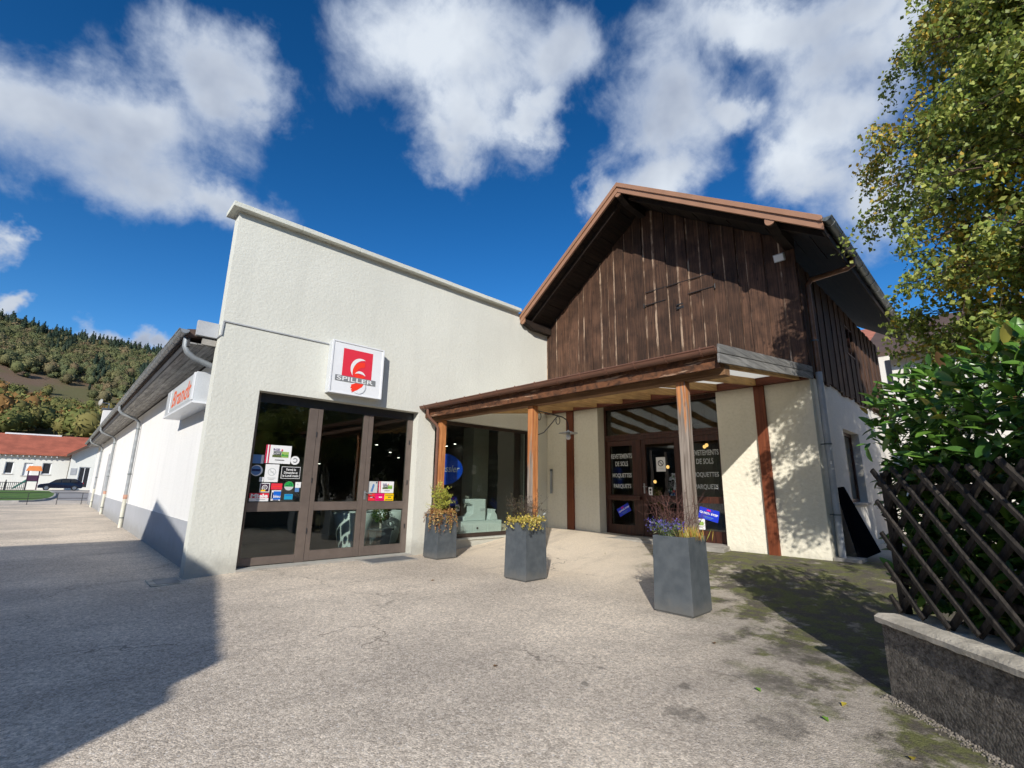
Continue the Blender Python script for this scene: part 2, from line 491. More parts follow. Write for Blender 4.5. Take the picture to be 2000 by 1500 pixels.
def glass(name, tint, base=.05):
    s = NT(name)
    s.t.nodes.remove(s.bsdf)
    lw = s.n('ShaderNodeLayerWeight'); lw.inputs['Blend'].default_value = .5
    p = s.math('POWER', lw.outputs['Facing'], 4.5)
    f = s.math('ADD', s.math('MULTIPLY', p, 1 - base), base)
    tr = s.n('ShaderNodeBsdfTransparent'); tr.inputs['Color'].default_value = (*tint, 1)
    gl = s.n('ShaderNodeBsdfGlossy'); gl.inputs['Roughness'].default_value = .012
    bm = s.n('ShaderNodeBump'); bm.inputs['Distance'].default_value = .004; s.l(s.noise(1.1, 2), bm.inputs['Height']); s.l(bm.outputs[0], gl.inputs['Normal'])
    mx = s.n('ShaderNodeMixShader'); s.l(f, mx.inputs[0]); s.l(tr.outputs[0], mx.inputs[1]); s.l(gl.outputs[0], mx.inputs[2])
    s.l(mx.outputs[0], s.out.inputs['Surface'])
    return s.m


glass('glass_shop', (.84, .895, .875), .065)
glass('glass_barn', (.72, .76, .74), .08)


def leafmat(name, rough=.5, trans=.3, spec=.4, attr=True, c=(.1, .2, .05)):
    s = NT(name)
    if attr:
        a = s.n('ShaderNodeAttribute'); a.attribute_name = 'col'
        col = a.outputs['Color']
    else:
        oi = s.n('ShaderNodeObjectInfo')
        col = s.mix(oi.outputs['Random'], mul(c, .6), mul(c, 1.5))
    s.color(col)
    s.set(Roughness=rough)
    s.bsdf.inputs['Specular IOR Level'].default_value = spec
    t = s.n('ShaderNodeBsdfTranslucent'); s.l(col, t.inputs['Color'])
    m = s.n('ShaderNodeMixShader'); m.inputs[0].default_value = trans
    s.l(s.bsdf.outputs[0], m.inputs[1]); s.l(t.outputs[0], m.inputs[2]); s.l(m.outputs[0], s.out.inputs['Surface'])
    return s.m


leafmat('leaf', .5, .35)
leafmat('laurel', .34, .22, .5)
leafmat('forest', .9, .0, .1)
leafmat('paleleaf', .8, .1, .2, False, (.42, .47, .45))

_s = NT('wallcrumb')      # exposed-aggregate garden wall
_c = _s.mix(_s.ramp(_s.noise(16, 6, .7), .32, .66), (.10, .088, .074), (.26, .232, .195))
_v = _s.n('ShaderNodeTexVoronoi'); _v.inputs['Scale'].default_value = 75; _s.l(_s.pos, _v.inputs['Vector'])
_sc = _s.n('ShaderNodeSeparateColor'); _s.l(_v.outputs['Color'], _sc.inputs[0])
_s.color(_s.mix(1.0, _c, _s.mix(_sc.outputs[0], (.6, .58, .56), (1.3, 1.3, 1.28)), 'MULTIPLY')); _s.set(Roughness=.95)
_s.bump(_s.math('ADD', _s.noise(38, 5, .7), _s.math('MULTIPLY', _v.outputs['Distance'], -.7)), .016)
_s = NT('lawn')
_s.color(_s.mix(_s.ramp(_s.noise(.6, 6, .65), .3, .7), (.05, .12, .015), (.12, .22, .03))); _s.set(Roughness=.95); _s.bump(_s.noise(14, 5), .06)
_s = NT('hillground')
_s.color(_s.mix(_s.ramp(_s.noise(.035, 6, .62), .38, .62), (.11, .10, .035), (.15, .095, .058))); _s.set(Roughness=1.0)
_s = NT('opal_roof')      # twin-wall opal sheet over the porch
_s.set(Base_Color=(.75, .75, .73, 1), Roughness=.4)
_t = _s.n('ShaderNodeBsdfTranslucent'); _t.inputs['Color'].default_value = (.93, .92, .87, 1)
_m = _s.n('ShaderNodeMixShader'); _m.inputs[0].default_value = .8
_s.l(_s.bsdf.outputs[0], _m.inputs[1]); _s.l(_t.outputs[0], _m.inputs[2]); _s.l(_m.outputs[0], _s.out.inputs['Surface'])

# ------------------------------------------------------------------ mesh helpers


class MB:
    def __init__(s):
        s.v = []; s.f = []; s.mi = []; s.mats = []

    def mat(s, name):
        if name not in s.mats:
            s.mats.append(name)
        return s.mats.index(name)

    def add(s, vs, fs, m=None):
        o = len(s.v); s.v += [tuple(p) for p in vs]
        i = s.mat(m) if m else 0
        for f in fs:
            s.f.append(tuple(o + k for k in f)); s.mi.append(i)
        return s

    def box(s, x0, y0, z0, x1, y1, z1, m=None):
        x0, x1 = min(x0, x1), max(x0, x1); y0, y1 = min(y0, y1), max(y0, y1); z0, z1 = min(z0, z1), max(z0, z1)
        vs = [(x, y, z) for x in (x0, x1) for y in (y0, y1) for z in (z0, z1)]
        return s.add(vs, [(0, 1, 3, 2), (4, 6, 7, 5), (0, 4, 5, 1), (2, 3, 7, 6), (0, 2, 6, 4), (1, 5, 7, 3)], m)

    def hexa(s, b, t, m=None):
        """bottom ring b and top ring t (same count, counter-clockwise from above)"""
        n = len(b)
        return s.add(list(b) + list(t), [tuple(reversed(range(n))), tuple(range(n, 2 * n))] + [(i, (i + 1) % n, n + (i + 1) % n, n + i) for i in range(n)], m)

    def bar(s, a, b, w, h, upv=(0, 0, 1), m=None):
        a = Vector(a); b = Vector(b); d = (b - a).normalized(); u_ = Vector(upv)
        sd_ = d.cross(u_).normalized(); u_ = sd_.cross(d).normalized()
        r = [sd_ * (-w / 2) + u_ * (-h / 2), sd_ * (w / 2) + u_ * (-h / 2), sd_ * (w / 2) + u_ * (h / 2), sd_ * (-w / 2) + u_ * (h / 2)]
        vs = [a + k for k in r] + [b + k for k in r]
        return s.add(vs, [(3, 2, 1, 0), (4, 5, 6, 7), (0, 1, 5, 4), (1, 2, 6, 5), (2, 3, 7, 6), (3, 0, 4, 7)], m)

    def tube(s, path, r, n=10, m=None, cap=True, arc=None):
        P = [Vector(p) for p in path]; rs = r if isinstance(r, (list, tuple)) else [r] * len(P)
        vs = []; prev = None
        for i, p in enumerate(P):
            d = (P[min(i + 1, len(P) - 1)] - P[max(i - 1, 0)]).normalized()
            if prev is None:
                prev = d.orthogonal().normalized()
            prev = (prev - d * prev.dot(d)).normalized(); b = d.cross(prev)
            for k in range(n):
                t = 2 * math.pi * k / n
                vs.append(p + (prev * math.cos(t) + b * math.sin(t)) * rs[i])
        fs = [(i * n + k, i * n + (k + 1) % n, (i + 1) * n + (k + 1) % n, (i + 1) * n + k) for i in range(len(P) - 1) for k in range(n)]
        if cap:
            fs += [tuple(reversed(range(n))), tuple(range((len(P) - 1) * n, len(P) * n))]
        return s.add(vs, fs, m)

    def disc(s, c, u, v, ru, rv, n=24, m=None):
        c = Vector(c); u = Vector(u); v = Vector(v)
        return s.add([c + u * (ru * math.cos(2 * math.pi * k / n)) + v * (rv * math.sin(2 * math.pi * k / n)) for k in range(n)], [tuple(range(n))], m)

    def lathe(s, c, prof, n=16, m=None, axis=(0, 0, 1)):
        ax = Vector(axis); u = ax.orthogonal().normalized(); v = ax.cross(u); c = Vector(c)
        vs = [c + ax * z + (u * math.cos(2 * math.pi * k / n) + v * math.sin(2 * math.pi * k / n)) * r for r, z in prof for k in range(n)]
        fs = [(i * n + k, i * n + (k + 1) % n, (i + 1) * n + (k + 1) % n, (i + 1) * n + k) for i in range(len(prof) - 1) for k in range(n)]
        return s.add(vs, fs, m)

    def mesh(s, name, m=None, smooth=False, bevel=0):
        me = bpy.data.meshes.new(name)
        me.from_pydata(s.v, [], s.f)
        names = s.mats if s.mats else [m]
        for k in names:
            me.materials.append(MATS[k])
        if len(names) > 1:
            me.polygons.foreach_set('material_index', s.mi)
        bmx = bmesh.new(); bmx.from_mesh(me)
        if bevel:
            bmesh.ops.remove_doubles(bmx, verts=bmx.verts, dist=1e-5)
            ed = [e for e in bmx.edges if len(e.link_faces) == 2 and e.calc_face_angle(0) > .6]
            bmesh.ops.bevel(bmx, geom=ed, offset=bevel, segments=2, affect='EDGES', profile=.6)
        bmesh.ops.recalc_face_normals(bmx, faces=bmx.faces)
        bmx.to_mesh(me); bmx.free()
        if smooth:
            me.polygons.foreach_set('use_smooth', [True] * len(me.polygons))
            if smooth == 'auto':
                try:
                    me.set_sharp_from_angle(angle=R(35))
                except Exception:
                    pass
        return me

    def build(s, name, m=None, parent=None, smooth=False, bevel=0, label=None, kind=None):
        return link(name, s.mesh(name, m, smooth, bevel), parent, label, kind)


def link(name, me, parent=None, label=None, kind=None):
    o = bpy.data.objects.new(name, me)
    COL.objects.link(o)
    if parent is not None:
        attach(o, parent)
    if label:
        o['label'] = label
    if kind:
        o['kind'] = kind
    return o


def attach(o, parent):
    o.parent = parent
    o.matrix_parent_inverse = Matrix.Translation(-parent.location) if parent.type == 'EMPTY' else Matrix.Identity(4)


def thing(name, label, cat, loc=(0, 0, 0), group=None):
    o = bpy.data.objects.new(name, None)
    COL.objects.link(o)
    o.location = loc; o.empty_display_size = .2
    o['label'] = label; o['category'] = cat
    if group:
        o['group'] = group
    return o


def tag(o, label, cat, group=None, kind=None):
    o['label'] = label; o['category'] = cat
    if group:
        o['group'] = group
    if kind:
        o['kind'] = kind
    return o


def struct(name, me):
    o = link(name, me); o['kind'] = 'structure'
    return o


def wall(us, vs, holes, fn, d0, d1, m=None, mb=None):
    """slab with rectangular holes; fn(u,v,d) -> point; us/vs outer limits; holes (u0,v0,u1,v1)"""
    mb = mb or MB()
    U = sorted({us[0], us[1], *[h[0] for h in holes], *[h[2] for h in holes]})
    V = sorted({vs[0], vs[1], *[h[1] for h in holes], *[h[3] for h in holes]})
    inh = lambda u, v: any(h[0] < u < h[2] and h[1] < v < h[3] for h in holes) or not (us[0] < u < us[1] and vs[0] < v < vs[1])
    for i in range(len(U) - 1):
        for j in range(len(V) - 1):
            if inh((U[i] + U[i + 1]) / 2, (V[j] + V[j + 1]) / 2):
                continue
            q = [(U[i], V[j]), (U[i + 1], V[j]), (U[i + 1], V[j + 1]), (U[i], V[j + 1])]
            mb.add([fn(a, b, d0) for a, b in q], [(0, 1, 2, 3)], m)
            mb.add([fn(a, b, d1) for a, b in q], [(3, 2, 1, 0)], m)
            for (a, b), (du, dv) in zip(zip(q, q[1:] + q[:1]), ((0, -1), (1, 0), (0, 1), (-1, 0))):
                mid = ((a[0] + b[0]) / 2 + du * 1e-3, (a[1] + b[1]) / 2 + dv * 1e-3)
                if inh(*mid):
                    mb.add([fn(*a, d0), fn(*a, d1), fn(*b, d1), fn(*b, d0)], [(0, 1, 2, 3)], m)
    return mb


class Print:
    """flat printed matter built as thin stacked layers on a plane"""

    def __init__(s, o, u, v, n):
        s.o = Vector(o); s.u = Vector(u); s.v = Vector(v); s.n = Vector(n); s.k = 0; s.mb = MB()

    def P(s, a, b, h):
        return s.o + s.u * a + s.v * b + s.n * h

    def poly(s, pts, m, step=True):
        if step:
            s.k += 1
        h = s.k * .0012
        s.mb.add([s.P(a, b, h) for a, b in pts], [tuple(range(len(pts)))], m)
        return s

    def slab(s, pts, m, t=.003):
        b = [s.P(a, c, 0) for a, c in pts]; tp = [s.P(a, c, t) for a, c in pts]
        s.mb.hexa(b, tp, m); s.k = max(s.k, int(t / .0012) + 1)
        return s

    def rect(s, a0, b0, a1, b1, m, step=True):
        return s.poly([(a0, b0), (a1, b0), (a1, b1), (a0, b1)], m, step)

    def ell(s, a, b, ra, rb, m, n=28, step=True):
        return s.poly([(a + ra * math.cos(2 * math.pi * i / n), b + rb * math.sin(2 * math.pi * i / n)) for i in range(n)], m, step)

    def ring(s, a, b, r0, r1, m, n=28):
        s.k += 1; h = s.k * .0012
        vs = [s.P(a + r * math.cos(2 * math.pi * i / n), b + r * math.sin(2 * math.pi * i / n), h) for r in (r0, r1) for i in range(n)]
        s.mb.add(vs, [(i, (i + 1) % n, n + (i + 1) % n, n + i) for i in range(n)], m)
        return s

    def text(s, txt, a, b, w, h, m, bold=0.0, shear=0.0, rot=0.0):
        me = text_mesh(txt, bold, shear)
        xs = [p[0] for p in me[0]]; ys = [p[1] for p in me[0]]
        cx, cy = (min(xs) + max(xs)) / 2, (min(ys) + max(ys)) / 2
        kx = w / (max(xs) - min(xs)); ky = h / (max(ys) - min(ys)) if h else kx
        s.k += 1; hh = s.k * .0012
        ca, sa = math.cos(rot), math.sin(rot)
        pts = []
        for x, y in me[0]:
            p, q = (x - cx) * kx, (y - cy) * ky
            pts.append(s.P(a + p * ca - q * sa, b + p * sa + q * ca, hh))
        s.mb.add(pts, me[1], m)
        return s

    def build(s, name, parent, label=None):
        me = s.mb.mesh(name)
        return link(name, me, parent, label)


_TX = {}


def text_mesh(txt, bold=0.0, shear=0.0):
    key = (txt, bold, shear)
    if key not in _TX:
        cu = bpy.data.curves.new('letters', 'FONT')
        cu.body = txt; cu.resolution_u = 3; cu.offset = bold; cu.shear = shear
        ob = bpy.data.objects.new('letters', cu)
        me = bpy.data.meshes.new_from_object(ob)
        _TX[key] = ([(v.co.x, v.co.y) for v in me.vertices], [tuple(p.vertices) for p in me.polygons])
        bpy.data.objects.remove(ob); bpy.data.curves.remove(cu); bpy.data.meshes.remove(me)
    return _TX[key]


def np_mesh(name, verts, faces, mat, cols=None, smooth=False):
    """verts (n,3), faces (m,k) constant k; cols per vertex (n,3)"""
    me = bpy.data.meshes.new(name)
    n, (m, k) = len(verts), faces.shape
    me.vertices.add(n); me.vertices.foreach_set('co', np.ascontiguousarray(verts, np.float32).ravel())
    me.loops.add(m * k); me.loops.foreach_set('vertex_index', faces.astype(np.int32).ravel())
    me.polygons.add(m); me.polygons.foreach_set('loop_start', (np.arange(m) * k).astype(np.int32))
    me.polygons.foreach_set('loop_total', np.full(m, k, np.int32))
    if smooth:
        me.polygons.foreach_set('use_smooth', np.ones(m, bool))
    me.update(calc_edges=True)
    if cols is not None:
        a = me.color_attributes.new('col', 'FLOAT_COLOR', 'POINT')
        c4 = np.ones((n, 4), np.float32); c4[:, :3] = cols
        a.data.foreach_set('color', c4.ravel())
    me.materials.append(MATS[mat])
    return me


def rand_dirs(n, r=nrng):
    d = r.normal(size=(n, 3)); return d / np.linalg.norm(d, axis=1)[:, None]


def leaves(pos, length, width, cols, axis=None, fold=.25, r=nrng, spread=1.0):
    """folded kite leaves; pos (n,3), axis mean growth direction per leaf (n,3)"""
    n = len(pos)
    a = rand_dirs(n, r)
    if axis is not None:
        a = axis + a * spread; a /= np.linalg.norm(a, axis=1)[:, None]
    b = np.cross(a, rand_dirs(n, r)); b /= np.linalg.norm(b, axis=1)[:, None] + 1e-9
    c = np.cross(a, b)
    L = (length * r.uniform(.7, 1.25, n))[:, None]; W = (width * r.uniform(.75, 1.2, n))[:, None]
    v = np.empty((n, 4, 3))
    v[:, 0] = pos; v[:, 1] = pos + a * L * .45 + b * W * .5 + c * W * fold; v[:, 2] = pos + a * L; v[:, 3] = pos + a * L * .45 - b * W * .5 + c * W * fold
    f = np.arange(n * 4).reshape(n, 4)
    f = np.concatenate([f[:, [0, 1, 2]], f[:, [0, 2, 3]]])
    return v.reshape(-1, 3), f, np.repeat(cols, 4, axis=0)


def pick(pal, n, r=nrng, jit=.25):
    pal = np.array(pal); c = pal[r.integers(0, len(pal), n)]
    return c * r.uniform(1 - jit, 1 + jit, (n, 1))


# ------------------------------------------------------------------ ground and terrain


def sm(t):
    t = max(0.0, min(1.0, t)); return t * t * (3 - 2 * t)


def gz(x, y):
    z = .27 * sm((x - 6.4) / 3.4) * sm((y + 4) / 3) + .13 * sm((x - 8) / 2.3) * sm((y - 4.5) / 4) * sm((14 - x) / 2)
    z -= .05 * sm((2.6 - x) / 1.5) * sm((x + 8) / 4) * sm((y - 7) / 2) * sm((16 - y) / 5)
    return z + .35 * sm((y - 45) / 40)


gx = [-900, -400, -150, -60, -30, -15] + [-8 + .5 * i for i in range(45)] + [16, 20, 30, 60, 150, 400, 900]
gy = [-900, -400, -150, -60, -30, -15] + [-8 + .5 * i for i in range(49)] + [18, 20, 24, 28, 34, 40, 46, 52, 60, 70, 80, 90, 110, 140, 200, 400, 900]
mb = MB()
mb.add([(x, y, gz(x, y)) for x in gx for y in gy], [(i * len(gy) + j, (i + 1) * len(gy) + j, (i + 1) * len(gy) + j + 1, i * len(gy) + j + 1) for i in range(len(gx) - 1) for j in range(len(gy) - 1)])
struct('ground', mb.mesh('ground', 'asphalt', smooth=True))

# lawn by the far street, with its kerb
pts = [(-60, 47.0), (-1.6, 48.2), (-.9, 49.0), (-.35, 51), (.05, 55), (.25, 60), (.3, 68), (-.2, 78), (-1.5, 80.5), (-60, 80.5)]
mb = MB(); mb.hexa([(x, y, gz(x, y) - .05) for x, y in pts], [(x, y, gz(x, y) + .06) for x, y in pts])
struct('lawn', mb.mesh('lawn', 'lawn'))
mb = MB()
for (x0, y0), (x1, y1) in zip(pts[:-2], pts[1:-1]):
    mb.bar((x0, y0 - .04, gz(x0, y0) + .05), (x1 + .04, y1, gz(x1, y1) + .05), .14, .16)
struct('kerb', mb.mesh('kerb', 'kerbstone'))
mb = MB()
mb.add([(.42, 52, gz(0, 52) + .012), (7, 46, gz(0, 46) + .012), (9, 86, gz(0, 86) + .012), (-40, 90, gz(0, 90) + .012), (-40, 81, gz(0, 81) + .012), (-.6, 81, gz(0, 81) + .012), (.45, 70, gz(0, 70) + .012)], [(0, 1, 2, 3, 4, 5, 6)])
struct('road', mb.mesh('road', 'road_grey'))

HP = [(110, 0), (150, 3), (200, 13), (250, 27), (300, 43), (380, 71), (450, 97), (520, 101), (640, 90), (800, 40)]


def hz(r, az):
    for (r0, z0), (r1, z1) in zip(HP, HP[1:]):
        if r0 <= r <= r1:
            z = z0 + (z1 - z0) * (r - r0) / (r1 - r0); break
    else:
        z = 0
    k = 1.0 + .10 * sm((-az - 1) / 7) - .10 * sm((-az - 15) / 30) - .50 * sm((az - 14) / 30) * sm((170 - az) / 40) - .5 * sm((az - 130) / 45) - .5 * sm((-az - 135) / 45)
    a = R(az)
    return z * k + 5 * mnoise.noise((r * math.sin(a) * .012, r * math.cos(a) * .012, 3.1)) * sm((r - 140) / 100)


hr = [108, 125, 150, 175, 200, 225, 250, 275, 300, 330, 360, 390, 420, 450, 485, 520, 580, 640, 800]
ha = [-180 + 3 * i for i in range(121)]
mb = MB()
mb.add([(r * math.sin(R(a)), r * math.cos(R(a)), hz(r, a) + .1) for r in hr for a in ha], [(i * len(ha) + j, i * len(ha) + j + 1, (i + 1) * len(ha) + j + 1, (i + 1) * len(ha) + j) for i in range(len(hr) - 1) for j in range(len(ha) - 1)])
struct('hill', mb.mesh('hill', 'hillground', smooth=True))

# the wood on the hill reads as one mass: one object
fr = np.random.default_rng(21)
V, F, Cc = [], [], []
nv = 0
t_ = (1 + 5 ** .5) / 2
ICO = np.array([(-1, t_, 0), (1, t_, 0), (-1, -t_, 0), (1, -t_, 0), (0, -1, t_), (0, 1, t_), (0, -1, -t_), (0, 1, -t_), (t_, 0, -1), (t_, 0, 1), (-t_, 0, -1), (-t_, 0, 1)]) / math.sqrt(1 + t_ * t_)
ICF = np.array([(0, 11, 5), (0, 5, 1), (0, 1, 7), (0, 7, 10), (0, 10, 11), (1, 5, 9), (5, 11, 4), (11, 10, 2), (10, 7, 6), (7, 1, 8), (3, 9, 4), (3, 4, 2), (3, 2, 6), (3, 6, 8), (3, 8, 9), (4, 9, 5), (2, 4, 11), (6, 2, 10), (8, 6, 7), (9, 8, 1)])
PAL_LOW = [(.17, .095, .035), (.13, .115, .04), (.10, .11, .035), (.15, .085, .035), (.095, .095, .035), (.12, .12, .042), (.10, .105, .035)]
PAL_MID = [(.085, .09, .04), (.105, .10, .045), (.09, .095, .04), (.11, .095, .05), (.075, .085, .04), (.12, .09, .05), (.085, .095, .045)]
PAL_CON = [(.032, .05, .034), (.038, .056, .038), (.045, .06, .038)]
ntree = 0
for _ in range(14000):
    if ntree > 4200:
        break
    r = 150 + 345 * math.sqrt(fr.uniform(.02, 1)); az = fr.uniform(-13, 12)
    z = hz(r, az)
    el = math.degrees(math.atan((z - 1.45) / r))
    mid = 7.2 - .22 * az
    patchy = mnoise.noise((r * .02, az * .35, 5.0))
    if abs(el - mid) < 1.05 and az < 3.5 and fr.random() > .05:
        continue
    low = el < mid
    con = (not low) and (r > 425 or patchy > .22) and fr.random() < .55
    h = fr.uniform(7, 12) if low else fr.uniform(5, 9)
    if low and el > mid - 3.2 and az < 3.5:
        h *= .55
    w = h * fr.uniform(.32, .46)
    if con:
        h = fr.uniform(8, 13); w = h * .19
    if (not low) and 9.0 > el > mid and fr.random() < .5:
        h *= .5; w *= .75
    x, y = r * math.sin(R(az)), r * math.cos(R(az))
    c0 = np.array((PAL_CON if con else PAL_LOW if low else PAL_MID)[fr.integers(0, 3 if con else 7)]) * fr.uniform(.8, 1.25) * (1.0 if con else 1.5)
    n = 110 if not con else 70
    d = rand_dirs(n, fr)
    if con:
        t = fr.uniform(0, 1, n) ** .7
        P = np.stack([d[:, 0] * w * (1 - t + .06), d[:, 1] * w * (1 - t + .06), h * (.12 + .88 * t)], 1)
        sz = w * .34
    else:
        P = d * (fr.uniform(.62, 1.05, n)[:, None]) * np.array([w, w, h * .46]) + np.array([0, 0, h * .55])
        sz = w * .26
    P = P + np.array([x, y, z])
    A = rand_dirs(n, fr) * sz; B = rand_dirs(n, fr) * sz
    vv = np.stack([P - A * .5 - B * .3, P + A * .5 - B * .3, P + B * .6], 1).reshape(-1, 3)
    V.append(vv); F.append(np.arange(n * 3).reshape(n, 3) + nv); nv += n * 3
    Cc.append(np.repeat(c0 * fr.uniform(.78, 1.22, (n, 1)), 3, axis=0))
    core = ICO * (np.array([w * .78, w * .78, h * .40]) if not con else np.array([w * .45, w * .45, h * .42])) + np.array([x, y, z + h * .52])
    V.append(core); F.append(ICF + nv); nv += 12; Cc.append(np.repeat((c0 * .8)[None], 12, 0))
    ntree += 1
me = np_mesh('forest', np.concatenate(V), np.concatenate(F), 'forest', np.concatenate(Cc))
tag(link('forest', me), 'autumn wood of green, brown and orange trees covering the hillside', 'forest', kind='stuff')

# ------------------------------------------------------------------ white shop building
YF, XB = 9.3, 10.3
shop = thing('shop_building', 'white roughcast shop with tall flat parapet, bronze glazed doors and long low side wing', 'building', (1.72, YF, 0))
fn = lambda u, v, d: (u, YF + d, v)
wall((1.72, 10.297), (-.12, 6.462), [(2.46, .035, 5.87, 3.14), (6.34, .26, 9.62, 3.06)], fn, 0, .30).build('front_wall', 'roughcast', shop)
for k in range(6):
    xa = 1.58 + k * 1.243
    MB().box(xa + .003, YF - .15, 6.464 + .002 * (k % 2), xa + 1.24, YF + .42, 6.56 + .002 * (k % 2)).build('coping_slab', 'coping', shop, bevel=.008)
# slim cable duct that runs from the corner to the lit sign
mb = MB(); mb.bar((1.735, YF - .012, 4.285), (3.62, YF - .012, 4.29), .022, .022); mb.bar((1.735, YF - .012, 4.285), (1.725, YF - .012, 4.02), .022, .022, (1, 0, 0)); mb.bar((1.708, YF - .012, 4.01), (1.708, YF + .28, 4.01), .022, .022)
mb.build('cable_duct', 'pipe_grey', shop)
MB().box(2.46, YF - .02, -.06, 5.87, YF + .30, .033).build('threshold', 'concrete', shop, bevel=.006)
# long side wing
MB().box(1.9, YF + .302, -.3, 2.15, 44.0, 3.80).build('side_wall', 'sidewall', shop)
MB().box(1.885, YF + .305, -.3, 1.899, 43.9, .77).build('plinth', 'plinthgrey', shop)
mb = MB(); mb.hexa([(1.27, 9.62, 3.95), (10.2, 9.62, 5.6), (10.2, 44.2, 5.6), (1.27, 44.2, 3.95)], [(1.27, 9.62, 4.1), (10.2, 9.62, 5.78), (10.2, 44.2, 5.78), (1.27, 44.2, 4.1)])
mb.build('roof', 'roof_brown', shop)
for k in range(5):     # eaves boards seen from below
    x0 = 1.34 + k * .113
    MB().hexa([(x0, 9.63, 3.855 + (k % 2) * .004), (x0 + .107, 9.63, 3.855 + (k % 2) * .004), (x0 + .107, 44.1, 3.855), (x0, 44.1, 3.855)], [(x0, 9.63, 3.88), (x0 + .107, 9.63, 3.88), (x0 + .107, 44.1, 3.88), (x0, 44.1, 3.88)]).build('soffit_board', 'greysoffit', shop)
MB().box(1.305, 9.63, 3.80, 1.335, 44.1, 4.0).build('fascia_board', 'interior_dark', shop)
MB().box(1.39, 9.50, 4.0, 1.717, 9.60, 4.27).build('eaves_box', 'pipe_grey', shop, bevel=.004)
MB().box(1.5, 9.55, 3.86, 1.717, 9.6, 3.97).build('vent_block', 'concrete', shop)


def half_gutter(p0, p1, r, out, name, mat, parent):
    p0 = Vector(p0); p1 = Vector(p1); o = Vector(out); z = Vector((0, 0, 1)); n = 9
    mb = MB(); ring = []
    for p in (p0, p1):
        for rr in (r, r - .006):
            ring.append([p + o * (math.cos(math.pi * k / n) * rr) - z * (math.sin(math.pi * k / n) * rr) for k in range(n + 1)])
    vs = sum(ring, []); m = n + 1
    fs = []
    for k in range(n):
        fs += [(k, k + 1, 2 * m + k + 1, 2 * m + k), (m + k, 3 * m + k, 3 * m + k + 1, m + k + 1), (k, m + k, m + k + 1, k + 1), (2 * m + k, 2 * m + k + 1, 3 * m + k + 1, 3 * m + k)]
    fs += [(0, 2 * m, 3 * m, m), (n, m + n, 3 * m + n, 2 * m + n)]
    mb.add(vs, fs); d = (p1 - p0).normalized()
    mb.tube([p0 + o * (r + .002), p1 + o * (r + .002)], .011, 6)
    g = mb.build(name, mat, parent, smooth='auto')
    # closed ends
    e = MB()
    for p in (p0, p1):
        e.add([p + o * (math.cos(math.pi * k / n) * (r - .001)) - z * (math.sin(math.pi * k / n) * (r - .001)) for k in range(n + 1)], [tuple(range(n + 1))])
    e.build('end_cap', mat, g)
    return g


def clip(p, r, out, mat, parent, d=(0, 1, 0), w=.022):
    p = Vector(p); o = Vector(out); d = Vector(d); z = Vector((0, 0, 1)); n = 7; mb = MB(); vs = []
    for s_ in (-w / 2, w / 2):
        for rr in (r + .003, r + .011):
            vs += [p + d * s_ + o * (math.cos(math.pi * k / n) * rr) - z * (math.sin(math.pi * k / n) * rr) for k in range(n + 1)]
    m = n + 1
    fs = []
    for k in range(n):
        fs += [(m + k, m + k + 1, 3 * m + k + 1, 3 * m + k), (k, m + k, m + k + 1, k + 1), (2 * m + k, 2 * m + k + 1, 3 * m + k + 1, 3 * m + k)]
    mb.add(vs, fs)
    mb.bar(p + o * (r + .006) - z * .01, p + o * (r + .006) + z * .022, w, .012, o)
    return mb.build('gutter_bracket', mat, parent)


g = half_gutter((1.225, 9.52, 4.06), (1.225, 44.15, 4.06), .075, (-1, 0, 0), 'gutter', 'zinc', shop)
for k in range(26):
    clip((1.225, 9.9 + .55 * k * (1 + k * .035), 4.06), .075, (-1, 0, 0), 'zinc', g)
for (yy, bands) in ((20.6, True), (29.5, True), (38.0, False)):
    mb = MB(); mb.tube([(1.225, yy, 3.99), (1.225, yy, 3.86), (1.30, yy, 3.75), (1.70, yy, 3.60), (1.80, yy, 3.50), (1.815, yy, 3.3), (1.815, yy, 1.02)], .05, 12)
    p = mb.build('downpipe', 'zinc', shop, smooth='auto')
    MB().tube([(1.815, yy, 1.03), (1.815, yy, .0)], .056, 12).build('pipe_foot', 'pvc_cream', p, smooth='auto')
    MB().tube([(1.815, yy, .92), (1.815, yy, 1.06)], .062, 12).build('pipe_collar', 'pipe_band' if bands else 'pvc_cream', p, smooth='auto')
    for zz in (1.72, 3.25, .3):
        MB().tube([(1.815, yy, zz), (1.815, yy, zz + .03)], .064, 12).build('pipe_clamp', 'zinc_dark', p)
mb = MB(); mb.tube([(1.30, 9.75, 3.99), (1.30, 9.75, 3.82), (1.34, 9.75, 3.72), (1.45, 9.75, 3.63), (1.95, 9.75, 3.47)], .052, 12)
mb.build('downpipe', 'zinc', shop, smooth='auto')
# far end: party wall that rises above the eaves
mb = MB(); mb.hexa([(1.50, 37.6, 3.9), (3.6, 37.6, 3.9), (3.6, 38.4, 3.9), (1.50, 38.4, 3.9)], [(1.50, 37.6, 5.78), (3.6, 37.6, 5.95), (3.6, 38.4, 5.95), (1.50, 38.4, 5.78)])
mb.build('party_wall', 'sidewall', shop)
MB().bar((1.42, 38, 5.83), (3.65, 38, 6.0), .95, .06).build('party_wall_cap', 'zinc_dark', shop)
MB().box(1.87, 31.6, .0, 1.9, 32.6, 2.9).build('side_door', 'pipe_grey', shop)
